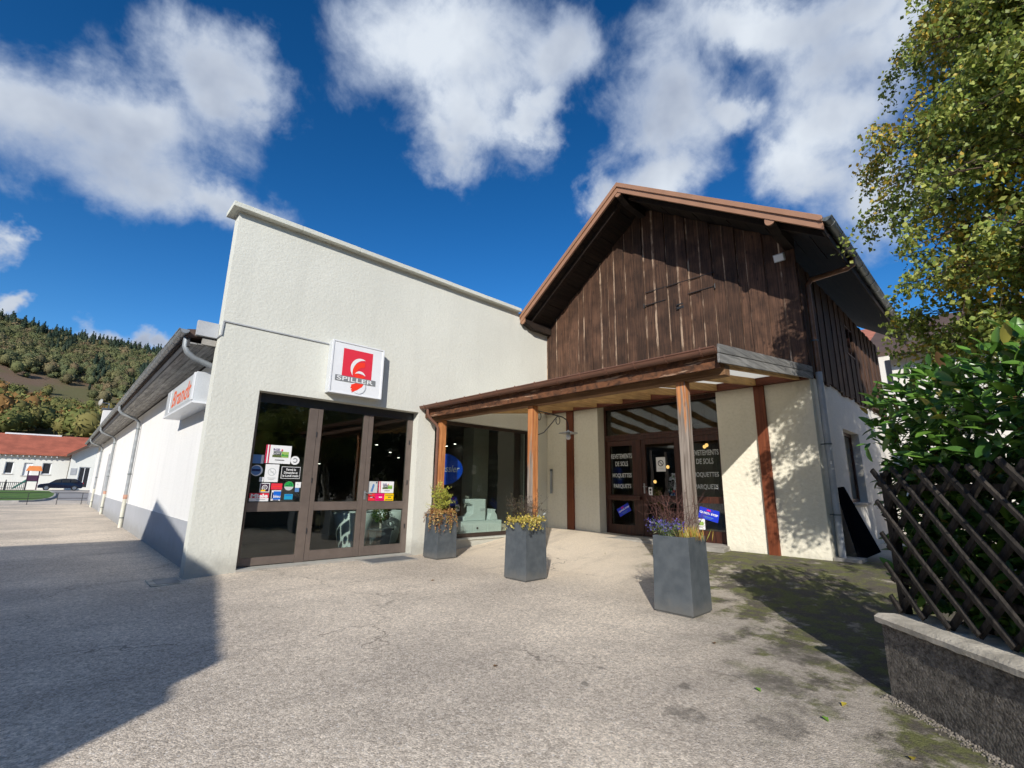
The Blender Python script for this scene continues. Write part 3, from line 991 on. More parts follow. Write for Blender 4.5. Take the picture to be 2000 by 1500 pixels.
# shop interior (seen through the panes)
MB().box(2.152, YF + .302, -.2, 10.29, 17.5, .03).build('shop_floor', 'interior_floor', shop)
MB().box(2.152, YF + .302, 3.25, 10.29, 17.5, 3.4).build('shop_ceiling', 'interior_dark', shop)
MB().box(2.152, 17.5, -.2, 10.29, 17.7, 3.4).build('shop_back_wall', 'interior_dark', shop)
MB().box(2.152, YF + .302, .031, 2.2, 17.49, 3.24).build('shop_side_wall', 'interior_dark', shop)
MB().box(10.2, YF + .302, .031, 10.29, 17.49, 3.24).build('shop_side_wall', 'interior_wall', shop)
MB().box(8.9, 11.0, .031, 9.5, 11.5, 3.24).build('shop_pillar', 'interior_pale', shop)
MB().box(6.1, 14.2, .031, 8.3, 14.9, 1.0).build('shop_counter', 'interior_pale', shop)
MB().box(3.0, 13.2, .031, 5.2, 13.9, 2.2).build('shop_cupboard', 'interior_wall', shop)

# glazed entrance
GY = 9.52
ent = MB()
fr_ = [(2.463, .036, 2.56, 3.137), (3.485, .036, 3.655, 2.965), (3.662, .05, 3.752, 2.965), (4.65, .05, 4.757, 2.965), (4.764, .05, 4.868, 2.965), (5.735, .036, 5.867, 2.965)]
for x0, z0, x1, z1 in fr_:
    ent.box(x0, GY, z0, x1, GY + .06, z1)
entrance = ent.build('entrance_frame', 'frame_taupe', shop, bevel=.003)
MB().box(2.562, GY - .003, 2.968, 5.865, GY + .075, 3.137).build('header', 'frame_dark', entrance)
for (x0, x1) in ((2.562, 3.483), (3.754, 4.648), (4.870, 5.733)):
    for (z0, z1) in ((.05, .235), (.975, 1.14)):
        if x0 < 3 and z0 < .1:
            z1 = .185
        MB().box(x0, GY + .003, z0, x1, GY + .057, z1).build('rail', 'frame_taupe', entrance, bevel=.003)
    zb = .187 if x0 < 3 else .237
    for (z0, z1) in ((zb, .973), (1.142, 2.966)):
        MB().box(x0 + .001, GY + .026, z0, x1 - .001, GY + .032, z1).build('pane', 'glass_shop', entrance)
for zz in (.55, 1.5, 2.4):
    MB().tube([(3.657, GY - .006, zz), (3.657, GY - .006, zz + .10)], .011, 8).build('hinge', 'frame_dark', entrance)
    MB().tube([(5.80, GY - .006, zz), (5.80, GY - .006, zz + .10)], .011, 8).build('hinge', 'frame_dark', entrance)
mb = MB(); mb.box(4.775, GY - .012, 1.18, 4.815, GY - .001, 1.36); mb.tube([(4.795, GY - .01, 1.315), (4.795, GY - .06, 1.315), (4.83, GY - .065, 1.312), (4.93, GY - .06, 1.28)], .011, 8)
mb.build('handle', 'galv', entrance, smooth='auto')
mb = MB(); mb.tube([(2.52, GY - .004, .62), (2.525, GY - .07, .66), (2.525, GY - .07, 1.58), (2.52, GY - .004, 1.62)], .016, 10)
mb.build('pull_handle', 'frame_taupe', entrance, smooth='auto')


def SP(x0, z0, x1, z1, dy=0.0):
    """printed sheet stuck on the outside of the entrance glass"""
    p = Print((x0, GY + .0255 - dy, z0), (1, 0, 0), (0, 0, 1), (0, -1, 0))
    p.w, p.h = x1 - x0, z1 - z0
    return p


def plain(p, m):
    return p.slab([(0, 0), (p.w, 0), (p.w, p.h), (0, p.h)], m, .002)


def badge(p):
    plain(p, 'white_print')
    w, h = p.w, p.h
    p.rect(0, 0, w * .16, h, 'magenta_print'); p.rect(w * .06, 0, w * .11, h, 'white_print')
    p.rect(w * .27, h * .34, w * .62, h * .47, 'olive_print'); p.rect(w * .62, h * .34, w * .9, h * .66, 'lime_print', False)
    p.rect(w * .3, h * .58, w * .62, h * .68, 'grey_print', False)
    p.text('RGE', w * .41, h * .76, w * .24, h * .12, 'violet_print', .02)
    p.text('Quali', w * .45, h * .52, w * .30, h * .13, 'black_print', .02)
    p.text('Bois', w * .76, h * .47, w * .25, h * .12, 'green_print', .02)
    p.text("'", w * .62, h * .73, w * .05, h * .12, 'red_print', .03)
    p.rect(w * .38, h * .18, w * .74, h * .215, 'grey_print')
    return p


badge(SP(2.765, 1.845, 3.223, 2.185)).build('sticker', entrance, 'white certification sticker with magenta edge and coloured blocks')
p = SP(2.545, 1.832, 2.75, 1.99); plain(p, 'steelblue_print'); p.rect(p.w * .78, 0, p.w, p.h, 'white_print'); p.build('sticker', entrance)
p = SP(2.553, 1.605, 2.757, 1.805); p.ell(.102, .1, .102, .1, 'white_print'); p.ell(.09, .1, .085, .085, 'steelblue_print'); p.rect(.02, .085, .16, .125, 'navy_print'); p.build('sticker', entrance, 'round blue and white sticker')
p = SP(2.797, 1.502, 3.037, 1.827); plain(p, 'white_print'); p.ring(.12, .185, .058, .072, 'pale_print'); p.poly([(.068, .228), (.077, .238), (.172, .142), (.163, .132)], 'pale_print'); p.rect(.09, .178, .15, .192, 'pale_print'); p.rect(.05, .07, .19, .08, 'pale_print'); p.rect(.07, .045, .17, .053, 'pale_print', False); p.build('sticker', entrance, 'white no smoking notice')
p = SP(3.083, 1.571, 3.430, 1.794); plain(p, 'white_print'); p.rect(.008, .008, p.w - .008, p.h - .008, 'black_print')
for i, t in enumerate(('Fermé le', 'Dimanche et', 'le Lundi matin')):
    p.text(t, p.w / 2, .17 - .058 * i, (.175, .25, .29)[i], .044, 'white_print', .02)
p.build('sticker', entrance, 'black notice with white lettering about closing days')
p = SP(3.225, 1.835, 3.395, 2.0); p.ell(.084, .082, .084, .082, 'white_print'); p.ring(.084, .082, .028, .046, 'grey_print'); p.rect(.035, .06, .084, .1, 'white_print'); p.build('sticker', entrance)
p = SP(3.165, 1.352, 3.335, 1.52); p.ell(.085, .084, .085, .084, 'pale_print'); p.poly([(.085 + .083 * math.cos(R(a)), .084 + .083 * math.sin(R(a))) for a in range(-10, 191, 10)], 'green_print'); p.poly([(.03, .088), (.055, .102), (.08, .094), (.08, .084), (.055, .09), (.03, .078)], 'navy_print'); p.ring(.112, .105, .018, .026, 'navy_print'); p.build('sticker', entrance, 'round green sticker')
p = SP(2.742, 1.315, 2.912, 1.483); plain(p, 'white_print'); p.rect(.014, .014, .156, .154, 'plum_print')
p.poly([(.09 + r_ * math.cos(t), .085 + r_ * math.sin(t)) for t, r_ in [(k * .35, .012 + .0036 * k * .45) for k in range(30)]] + [(.09 + r_ * math.cos(t), .085 + r_ * math.sin(t)) for t, r_ in [(k * .35, .004 + .0036 * k * .40) for k in reversed(range(30))]], 'white_print')
p.rect(.02, .018, .10, .045, 'yellow_print'); p.build('sticker', entrance, 'dark sticker with a white snail spiral')
p = SP(2.933, 1.366, 3.130, 1.479); plain(p, 'red_print'); p.rect(.03, .05, .17, .066, 'red2_print'); p.build('sticker', entrance, 'red sticker')
p = SP(2.588, 1.155, 2.913, 1.30); plain(p, 'white_print'); p.rect(0, .058, p.w, p.h, 'red_print'); p.text('Miele', .165, .098, .29, .07, 'white_print', .045); p.rect(.12, .03, .27, .036, 'grey_print'); p.build('sticker', entrance, 'red and white brand sticker')
p = SP(2.955, 1.165, 3.12, 1.352); plain(p, 'white_print'); p.rect(.035, .02, .165, .17, 'blue_print'); p.poly([(.008, .02), (.032, .045), (.032, .15), (.008, .15)], 'navy_print'); p.text('bleu', .10, .078, .125, .05, 'white_print', .02); p.rect(.03, .005, .13, .016, 'navy_print'); p.build('sticker', entrance, 'blue sticker')
p = SP(3.187, 1.185, 3.341, 1.285); plain(p, 'cyan_print'); p.rect(.02, .07, .13, .085, 'blue_print'); p.build('sticker', entrance, 'small turquoise sticker')
p = SP(3.365, 1.403, 3.47, 1.51); plain(p, 'white_print'); p.rect(.03, .05, .055, .07, 'pale_print'); p.build('sticker', entrance)
p = SP(3.367, 1.325, 3.446, 1.40); plain(p, 'steelblue_print'); p.build('sticker', entrance)
p = SP(2.717, 1.505, 2.79, 1.588); plain(p, 'white_print'); p.rect(.02, .03, .05, .06, 'pale_print'); p.build('sticker', entrance)
p = SP(4.872, 1.315, 5.09, 1.556); plain(p, 'pale_print'); p.poly([(.06, .03), (.11, .02), (.15, .17), (.11, .19)], 'steelblue_print'); p.ell(.19, .215, .016, .016, 'navy_print'); p.build('sticker', entrance)
badge(SP(5.108, 1.315, 5.483, 1.56)).build('sticker', entrance)
for (x0, x1, m, m2) in ((4.875, 5.056, 'red_print', 'red2_print'), (5.06, 5.272, 'pink_print', 'magenta_print'), (5.274, 5.494, 'yellow_print', 'olive_print')):
    p = SP(x0, 1.149, x1, 1.303); plain(p, m); p.rect(p.w * .08, p.h * .72, p.w * .92, p.h * .82, m2); p.rect(p.w * .38, p.h * .42, p.w * .72, p.h * .56, 'white_print' if m != 'yellow_print' else 'olive_print'); p.rect(p.w * .1, p.h * .12, p.w * .9, p.h * .2, m2); p.build('sticker', entrance)

# big display window under the porch
WY = 9.44
win = MB()
for b in ((6.343, .263, 6.40, 3.057), (9.56, .263, 9.617, 3.057), (6.402, 2.97, 9.558, 3.057), (6.402, .263, 9.558, .36)):
    win.box(b[0], WY, b[1], b[2], WY + .07, b[3])
window = win.build('window_frame', 'frame_brown', shop, bevel=.003)
MB().box(6.401, WY + .03, .361, 9.559, WY + .036, 2.969).build('pane', 'glass_shop', window)
MB().box(6.35, YF - .03, .225, 9.61, WY - .002, .259).build('window_sill', 'coping', shop, bevel=.004)
SPOT = ('highest lit spot lamp seen through the right-hand shop door', 'lit spot lamp right of centre in the right-hand shop door pane', 'lit spot lamp above its twin at the left of the right-hand door pane',
        'lowest left lit spot lamp in the right-hand shop door pane', 'lit spot lamp farthest right in the right-hand shop door pane', 'lit spot lamp high in the left shop pane by the wide stile',
        'lit spot lamp at the top of the middle shop door pane', 'lit spot lamp high behind the porch window, near the left porch post', 'small lit spot lamp behind the porch window beside the middle post', 'lit spot lamp half-way down the middle shop door pane')
for _i, (x, y, z) in enumerate(((7.33, 14.0, 2.76), (7.83, 14.0, 2.55), (7.32, 14.4, 2.36), (7.18, 14.2, 2.28), (8.15, 14, 2.39), (4.35, 11.6, 2.92), (5.62, 11.4, 2.95), (8.05, 11.2, 2.62), (10.0, 13.4, 2.95), (5.3, 13.4, 2.05))):
    t = thing('spot_lamp', SPOT[_i], 'lamp', (x, y, z), 'lit spot lamps inside the shop')
    MB().lathe((x, y, z), [(.0, .11), (.035, .11), (.048, .0), (.0, .0)], 14).build('housing', 'frame_dark', t)
    MB().disc((x, y, z - .002), (1, 0, 0), (0, 1, 0), .043, .043, 14).build('bulb', 'lamp_glow', t)
    MB().tube([(x, y, z + .11), (x, y, 3.25)], .006, 5).build('stem', 'frame_dark', t)

# blue oval sign hung inside the display window
p = Print((7.0, 9.62, 1.89), (1, 0, 0), (0, 0, 1), (0, -1, 0))
egg = [(.46 * math.cos(t) * (1 if math.cos(t) > 0 else .95), .38 * math.sin(t) * (1 - .18 * math.cos(t))) for t in [2 * math.pi * k / 40 for k in range(40)]]
p.slab(egg, 'navy_print', .012); p.poly([(a * .965, b * .965) for a, b in egg], 'ovalblue_print'); p.text('Kessler', .0, .02, .68, .17, 'white_print', .0, .25)
tag(p.build('oval_sign', None), 'blue egg-shaped advertising sign hanging inside the window behind the porch post', 'sign')

# white till and desk behind the display window
t = thing('sales_desk', 'low white desk with drawers behind the porch window', 'desk', (8.4, 10.2, .03))
MB().box(7.72, 9.95, .031, 9.13, 10.55, .60).build('carcass', 'whitetub', t, bevel=.008)
for x0, x1 in ((7.74, 8.10), (8.12, 8.58), (8.60, 9.11)):
    MB().box(x0, 9.935, .08, x1, 9.949, .52).build('drawer_front', 'whitetub', t, bevel=.004)
MB().tube([(8.25, 9.934, .42), (8.25, 9.915, .42)], .028, 12).build('knob', 'frame_dark', t)
t = thing('mixer', 'white kitchen machine standing on the low desk', 'appliance', (8.3, 10.2, .60))
mb = MB(); prof = [(7.86, .605), (8.60, .605), (8.60, 1.16), (8.0, 1.16), (8.02, 1.06), (8.16, 1.0), (8.16, .80), (8.02, .72), (7.86, .72)]
mb.hexa([(x, 10.02, z) for x, z in prof], [(x, 10.3, z) for x, z in prof]); mb.build('housing', 'whitetub', t, bevel=.02)
MB().box(8.40, 10.008, .86, 8.56, 10.018, .92).build('control_panel', 'pale_print', t)
t = thing('scale', 'white wedge-shaped machine with tilted head beside the kitchen machine', 'appliance', (8.9, 10.2, .60))
mb = MB(); prof = [(8.74, .605), (9.06, .605), (9.03, .74), (8.96, .82), (9.0, .88), (8.80, .90), (8.83, .78)]
mb.hexa([(x, 10.04, z) for x, z in prof], [(x, 10.28, z) for x, z in prof]); mb.build('body', 'whitetub', t, bevel=.012)
t = thing('tub_chair', 'white tub chair just inside the right-hand glazed shop door', 'chair', (5.3, 11.2, .03))
mb = MB(); mb.lathe((5.45, 11.3, .03), [(.30, .0), (.34, .1), (.40, .42), (.50, .78), (.47, .80), (.36, .46), (.30, .40), (0, .40)], 24); mb.build('shell', 'whitetub', t, smooth=True)
t = thing('tub_chair', 'white tub chair behind the potted topiary inside the shop', 'chair', (6.4, 11.6, .03))
mb = MB(); mb.lathe((6.55, 11.7, .03), [(.30, .0), (.34, .1), (.40, .42), (.50, .78), (.47, .80), (.36, .46), (.30, .40), (0, .40)], 24); mb.build('shell', 'whitetub', t, smooth=True)
t = thing('topiary', 'ball topiary in a square dark pot inside the right-hand shop door', 'plant', (5.92, 10.8, .03))
mb = MB(); q = lambda c, h, z: [(c[0] - h, c[1] - h, z), (c[0] + h, c[1] - h, z), (c[0] + h, c[1] + h, z), (c[0] - h, c[1] + h, z)]
mb.hexa(q((5.92, 10.8), .16, .031), q((5.92, 10.8), .2, .42)); mb.hexa(q((5.92, 10.8), .24, .42), q((5.92, 10.8), .24, .46)); mb.build('pot', 'planter_grey', t)
MB().tube([(5.92, 10.8, .44), (5.92, 10.8, .70)], .028, 8).build('stem', 'bark', t)
P = rand_dirs(900) * (nrng.uniform(.5, 1, 900)[:, None] ** .5) * .22 + np.array([5.92, 10.8, .82])
v, f, c = leaves(P, .05, .03, pick([(.05, .12, .02), (.09, .17, .03)], 900)); link('crown', np_mesh('crown', v, f, 'leaf', c), t)

# ------------------------------------------------------------------ lit signs
sg = thing('wall_sign', 'square white light-box sign with red square and grey name band above the shop doors', 'sign', (4.28, YF, 3.3))
SY = 9.12
MB().box(3.64, SY + .004, 3.27, 4.79, YF - .001, 4.36).build('case', 'signcase', sg, bevel=.01)
mb = MB()
for b in ((3.64, 3.27, 3.672, 4.36), (4.758, 3.27, 4.79, 4.36), (3.672, 3.27, 4.758, 3.295), (3.672, 4.335, 4.758, 4.36)):
    mb.box(b[0], SY - .012, b[1], b[2], SY + .003, b[3])
mb.build('face_frame', 'signwhite', sg)
p = Print((3.673, SY + .003, 3.296), (1, 0, 0), (0, 0, 1), (0, -1, 0)); W_, H_ = 1.084, 1.038
p.rect(0, 0, W_, H_, 'signwhite')
p.rect(.21, .33, .86, .93, 'red_print')


def crescent(cx, cz, r0, a0, a1, w, m, n=22):
    out, inn = [], []
    for k in range(n + 1):
        t = k / n; a = R(a0 + (a1 - a0) * t); ww = w * math.sin(math.pi * min(1, max(0, t))) ** .8
        out.append((cx + r0 * math.cos(a), cz + r0 * 1.08 * math.sin(a))); inn.append((cx + (r0 - ww) * math.cos(a), cz + (r0 - ww) * 1.08 * math.sin(a)))
    p.k += 1; h = p.k * .0012
    vs = [p.P(a, b, h) for a, b in out + inn]; n1 = n + 1
    p.mb.add(vs, [(k, k + 1, n1 + k + 1, n1 + k) for k in range(n)], m)


crescent(.60, .54, .215, 62, 222, .075, 'white_print')
p.poly([(.69, .70), (.60, .69), (.52, .65), (.46, .58), (.435, .50), (.45, .42), (.50, .36), (.58, .32), (.66, .345), (.70, .375), (.705, .41), (.62, .405), (.56, .425), (.53, .47), (.55, .53), (.60, .57), (.70, .605)], 'red2_print')
crescent(.60, .36, .13, 150, 20, .05, 'white_print')
p.ring(.60, .17, .152, .157, 'grey_print')
p.ell(.59, .172, .15, .15, 'signwhite')
p.poly([(.42, .19), (.60, .27), (.72, .275), (.66, .17), (.56, .09), (.44, .03), (.46, .06), (.425, .075), (.445, .11), (.41, .125), (.43, .16)], 'red2_print')
p.rect(.075, .235, .955, .35, 'grey_print')
p.text('SPILLER', .505, .2925, .79, .088, 'white_print', .012)
p.build('face_print', sg)
bs = thing('side_sign', 'long white light-box sign with orange italic lettering under the side eaves', 'sign', (1.75, 11.5, 2.9))
MB().box(1.56, 9.90, 2.90, 1.895, 12.95, 3.44).build('case', 'signcase', bs, bevel=.01)
MB().box(1.545, 9.86, 2.86, 1.895, 13.0, 2.897).build('tray', 'signwhite', bs)
MB().box(1.53, 9.90, 2.92, 1.557, 10.02, 3.42).build('end_strip', 'signwhite', bs)
MB().box(1.545, 12.35, 2.92, 1.557, 12.42, 3.42).build('divider', 'signwhite', bs)
p = Print((1.558, 12.32, 2.95), (0, -1, 0), (0, 0, 1), (-1, 0, 0))
p.rect(0, 0, 2.28, .45, 'pale_print'); p.text('Brandt', 1.12, .225, 1.95, .34, 'orange_letter', .02, .3)
p.build('face_print', bs)
# antenna dish on the far party wall
t = thing('satellite_dish', 'small round dish aerial on top of the far white party wall', 'dish', (1.7, 38, 5.85))
mb = MB(); mb.lathe((1.28, 37.8, 6.22), [(0, .05), (.12, .035), (.22, -.02), (.22, -.035), (.12, .02), (0, .035)], 20, axis=Vector((-.93, -.35, .1)).normalized()); mb.build('reflector', 'dishwhite', t, smooth=True)
MB().tube([(1.72, 37.95, 5.86), (1.72, 37.95, 6.2), (1.35, 37.86, 6.22)], .03, 8).build('mast', 'galv', t)
# ------------------------------------------------------------------ barn
RIDGE_Y, RIDGE_Z, SL, SR = 5.833, 9.047, .765, .669
XV = 9.1


def zroof(y):
    return RIDGE_Z - (SL * (y - RIDGE_Y) if y > RIDGE_Y else SR * (RIDGE_Y - y))


barn = thing('barn', 'tall barn with dark plank gable above a cream plastered ground floor and copper-brown roof edge', 'building', (10.3, 5.9, .3))
fnb = lambda u, v, d: (XB + d, u, v)
wall((2.45, 9.56), (.0, 3.83), [(4.29, .30, 7.49, 3.66)], fnb, 0, .45).build('plaster_wall', 'barnplaster', barn, bevel=0)
fns = lambda u, v, d: (u, 2.45 + d, v)
wall((10.752, 18.4), (.0, 3.80), [(12.45, 1.25, 14.0, 2.86)], fns, 0, .35).build('side_wall', 'neighplaster', barn)
MB().box(10.3, 2.452, 3.831, 10.7, 2.79, 3.84).build('wall_plate', 'soffit', barn)
MB().box(10.752, 9.30, 0, 18.4, 9.6, 6.1).build('rear_wall', 'interior_wall', barn)
MB().box(18.05, 2.81, 0, 18.4, 9.29, 6.3).build('rear_wall', 'neighplaster', barn)
# gable planks: one object each, waney pale edges
y = 2.45
k = 0
while y < 9.28:
    w = rng.uniform(.22, .34)
    y1 = min(y + w, 9.292)
    if 9.292 - y1 < .12:
        y1 = 9.292
    x0 = 10.274 if k % 2 else 10.244
    x1 = 10.298 if k % 2 else 10.29
    e0 = rng.choice((.012, .03, .045, .06)) * rng.uniform(.8, 1.2); e1 = rng.uniform(.006, .02)
    dz = rng.uniform(-.02, .02)
    ya, yb = y + rng.uniform(-.012, .012) - (.012 if k % 2 == 0 else 0), y1 + (.012 if k % 2 == 0 else 0)
    zt0, zt1 = zroof(ya) - .22, zroof(yb) - .22
    zb = 3.845 + dz
    tilt = rng.uniform(-.006, .006)
    nn = 7       # waney outline: edges wander up the board
    mb = MB(); rows = []
    for i in range(nn + 1):
        t = i / nn
        j0 = mnoise.noise((k * 3.1, t * 4, 0)) * .014; j1 = mnoise.noise((k * 5.7, t * 4, 9)) * .012
        a = ya + tilt * t + j0; b = yb + tilt * t + j1
        za = zb + (zt0 - zb) * t; zc = zb + (zt1 - zb) * t
        rows.append([(x1, a, za), (x0 + .004, a + .002, za), (x0, a + e1, za + (zc - za) * .1), (x0, b - e0, zc - (zc - za) * .1), (x0 + .012, b, zc), (x1, b, zc)])
    vs = sum(rows, [])
    for c_, m_ in ((0, 'plank_dark'), (1, 'plank_dark'), (2, 'plank_dark'), (3, 'plank_edge'), (4, 'plank_edge')):
        mb.add(vs, [(i * 6 + c_, i * 6 + c_ + 1, (i + 1) * 6 + c_ + 1, (i + 1) * 6 + c_) for i in range(nn)], m_)
    mb.add(vs, [(5, 4, 3, 2, 1, 0)], 'plank_dark')
    mb.build('plank', None, barn)
    y = y1; k += 1
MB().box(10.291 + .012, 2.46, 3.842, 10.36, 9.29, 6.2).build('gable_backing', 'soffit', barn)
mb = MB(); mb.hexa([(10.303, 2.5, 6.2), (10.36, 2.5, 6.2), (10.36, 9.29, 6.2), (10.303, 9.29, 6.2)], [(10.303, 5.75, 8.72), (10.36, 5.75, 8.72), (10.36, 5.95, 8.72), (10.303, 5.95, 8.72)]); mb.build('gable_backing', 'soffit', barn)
# loft hatch: saw cut, strap hinges, latch
MB().bar((10.246, 5.86, 6.42), (10.246, 4.06, 6.40), .012, .022, (1, 0, 0)).build('hatch_slot', 'iron', barn)
for z0, ya, yb in ((6.07, 5.9, 5.3), (6.05, 4.08, 4.72)):
    MB().bar((10.243, ya, z0), (10.243, yb, z0), .012, .035, (1, 0, 0)).build('strap_hinge', 'iron', barn)
    MB().tube([(10.24, ya, z0 - .06), (10.24, ya, z0 + .06)], .014, 8).build('hinge_pin', 'iron', barn)
MB().box(10.236, 4.85, 5.74, 10.248, 5.03, 5.80).build('hatch_latch', 'iron', barn)
MB().box(10.236, 4.86, 5.84, 10.248, 5.02, 5.87).build('hatch_latch', 'iron', barn)
# side cladding
x = 10.30
k = 0
while x < 18.3:
    w = rng.uniform(.22, .32); y0 = 2.418 if k % 2 else 2.40
    mb = MB(); zb = 3.70 + rng.uniform(-.06, .05)
    if not (13.85 < x + w / 2 < 14.75):
        mb.box(x - .006, y0, zb, min(x + w + .006, 18.4), 2.448, 6.05)
        mb.build('plank', 'plank_dark', barn)
    else:
        mb.box(x - .006, y0, zb, x + w + .006, 2.448, 4.86); mb.build('plank', 'plank_dark', barn)
        MB().box(x - .006, y0, 5.66, x + w + .006, 2.448, 6.05).build('plank', 'plank_dark', barn)
    x += w; k += 1
MB().box(10.3, 2.449, 3.8, 18.4, 2.6, 6.05).build('side_backing', 'soffit', barn)
mb = MB()
for b in ((13.85, 4.87, 14.75, 4.91), (13.85, 5.61, 14.75, 5.65), (13.85, 4.91, 13.9, 5.61), (14.70, 4.91, 14.75, 5.61), (14.28, 4.91, 14.32, 5.61)):
    mb.box(b[0], 2.40, b[1], b[2], 2.445, b[3])
o = mb.build('loft_window', 'doorwood', barn)
for x0, x1 in ((13.901, 14.279), (14.321, 14.699)):
    MB().box(x0, 2.43, 4.911, x1, 2.436, 5.609).build('pane', 'glass_barn', o)
# roof
for ya, yb in ((RIDGE_Y, 9.275), (RIDGE_Y, 1.66)):
    za, zb = zroof(ya), zroof(yb)
    for z0, z1, xx0, m_, nm in ((-.04, .0, XV + .01, 'roof_brown', 'roof_slope'),):
        mb = MB(); mb.hexa([(xx0, ya, za + z0 - .03), (18.6, ya, za + z0 - .03), (18.6, yb, zb + z0 - .03), (xx0, yb, zb + z0 - .03)], [(xx0, ya, za + z1 - .03), (18.6, ya, za + z1 - .03), (18.6, yb, zb + z1 - .03), (xx0, yb, zb + z1 - .03)])
        mb.build(nm, m_, barn)
    n = 11
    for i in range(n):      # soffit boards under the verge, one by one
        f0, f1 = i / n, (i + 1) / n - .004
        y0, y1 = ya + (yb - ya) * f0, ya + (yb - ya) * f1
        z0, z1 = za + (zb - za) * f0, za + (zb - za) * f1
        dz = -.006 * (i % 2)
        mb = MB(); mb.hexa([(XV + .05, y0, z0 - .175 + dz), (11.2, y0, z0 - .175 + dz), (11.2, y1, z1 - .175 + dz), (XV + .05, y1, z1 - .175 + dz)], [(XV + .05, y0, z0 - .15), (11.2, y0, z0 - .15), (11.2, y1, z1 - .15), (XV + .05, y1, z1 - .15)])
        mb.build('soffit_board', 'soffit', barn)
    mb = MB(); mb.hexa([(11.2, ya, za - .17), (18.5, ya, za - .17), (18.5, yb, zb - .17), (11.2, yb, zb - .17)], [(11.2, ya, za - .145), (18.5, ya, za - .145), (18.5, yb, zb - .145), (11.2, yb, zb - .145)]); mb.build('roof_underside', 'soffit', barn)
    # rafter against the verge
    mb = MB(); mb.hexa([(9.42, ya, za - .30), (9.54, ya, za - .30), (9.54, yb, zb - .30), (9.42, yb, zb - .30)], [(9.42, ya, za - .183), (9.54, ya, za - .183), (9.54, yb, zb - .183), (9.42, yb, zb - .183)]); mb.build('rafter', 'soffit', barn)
    # verge boards (metal clad, two steps)
    mb = MB(); mb.hexa([(XV, ya, za - .25), (XV + .045, ya, za - .25), (XV + .045, yb, zb - .25), (XV, yb, zb - .25)], [(XV, ya, za - .11), (XV + .045, ya, za - .11), (XV + .045, yb, zb - .11), (XV, yb, zb - .11)]); mb.build('verge_board', 'verge_metal', barn)
    mb = MB(); mb.hexa([(XV - .035, ya, za - .12), (XV + .12, ya, za - .12), (XV + .12, yb, zb - .12), (XV - .035, yb, zb - .12)], [(XV - .035, ya, za), (XV + .12, ya, za), (XV + .12, yb, zb), (XV - .035, yb, zb)]); mb.build('verge_capping', 'verge_metal', barn, bevel=.004)
    mb = MB(); mb.hexa([(XV - .006, ya, za - .262), (XV + .05, ya, za - .262), (XV + .05, yb, zb - .262), (XV - .006, yb, zb - .262)], [(XV - .006, ya, za - .252), (XV + .05, ya, za - .252), (XV + .05, yb, zb - .252), (XV - .006, yb, zb - .252)]); mb.build('verge_drip', 'verge_metal', barn)
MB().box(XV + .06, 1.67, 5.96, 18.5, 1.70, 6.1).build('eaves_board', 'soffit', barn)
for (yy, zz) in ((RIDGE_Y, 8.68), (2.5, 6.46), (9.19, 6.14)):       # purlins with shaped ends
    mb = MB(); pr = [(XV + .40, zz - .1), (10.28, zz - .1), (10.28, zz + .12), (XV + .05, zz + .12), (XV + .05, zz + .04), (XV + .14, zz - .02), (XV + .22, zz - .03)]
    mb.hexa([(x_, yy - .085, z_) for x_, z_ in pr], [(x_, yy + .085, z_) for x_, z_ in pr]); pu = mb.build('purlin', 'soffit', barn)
    MB().hexa([(XV + .012, yy + .09 * math.cos(a), zz + .07 + (.10 if 0 <= math.degrees(a) <= 180 and math.sin(a) > .3 else 0) + .09 * math.sin(a)) for a in [2 * math.pi * i / 16 for i in range(16)]],
              [(XV + .047, yy + .09 * math.cos(a), zz + .07 + (.10 if 0 <= math.degrees(a) <= 180 and math.sin(a) > .3 else 0) + .09 * math.sin(a)) for a in [2 * math.pi * i / 16 for i in range(16)]]).build('end_plate', 'verge_metal', pu)
g = half_gutter((XV - .02, 1.60, 6.20), (18.6, 1.60, 6.20), .08, (0, -1, 0), 'gutter', 'zinc_dark', barn)
for i in range(16):
    clip((XV + .2 + i * .58, 1.60, 6.20), .08, (0, -1, 0), 'zinc', g, (1, 0, 0))
p = MB().tube([(11.0, 1.60, 6.12), (11.0, 1.61, 5.98), (10.93, 1.70, 5.90), (10.58, 2.27, 5.72), (10.52, 2.335, 5.60), (10.52, 2.335, 3.75)], .052, 12).build('downpipe', 'copper', barn, smooth='auto')
MB().tube([(10.52, 2.335, 3.77), (10.52, 2.335, .32)], .058, 12).build('pipe_lower', 'pipe_grey', p, smooth='auto')
for zz in (1.05, 2.35, 4.4):
    MB().tube([(10.52, 2.335, zz), (10.52, 2.335, zz + .03)], .066, 12).build('pipe_clamp', 'zinc_dark', p)
    MB().bar((10.52, 2.38, zz + .015), (10.52, 2.45, zz + .015), .02, .02).build('pipe_clamp', 'zinc_dark', p)
# timber columns let into the plaster, plinth strip and wall beam
for ya, yb in ((8.30, 8.53), (3.28, 3.48)):
    MB().box(10.235, ya, .26, 10.299, yb, 3.598).build('timber_column', 'redcolumn', barn, bevel=.005)
# barn floor and showroom behind the glazing
MB().box(10.752, 2.81, -.1, 18.0, 9.29, .34).build('barn_floor', 'interior_floor', barn)
MB().box(10.752, 2.81, 3.7, 18.0, 9.29, 3.8).build('barn_ceiling', 'interior_dark', barn)
MB().box(15.5, 2.81, .341, 15.6, 9.29, 3.699).build('barn_partition', 'interior_dark', barn)
MB().box(13.6, 5.9, .341, 13.9, 6.6, 2.6).build('barn_shelf', 'interior_pale', barn)
MB().box(12.8, 4.1, .341, 13.3, 5.1, 1.5).build('barn_shelf', 'interior_wall', barn)
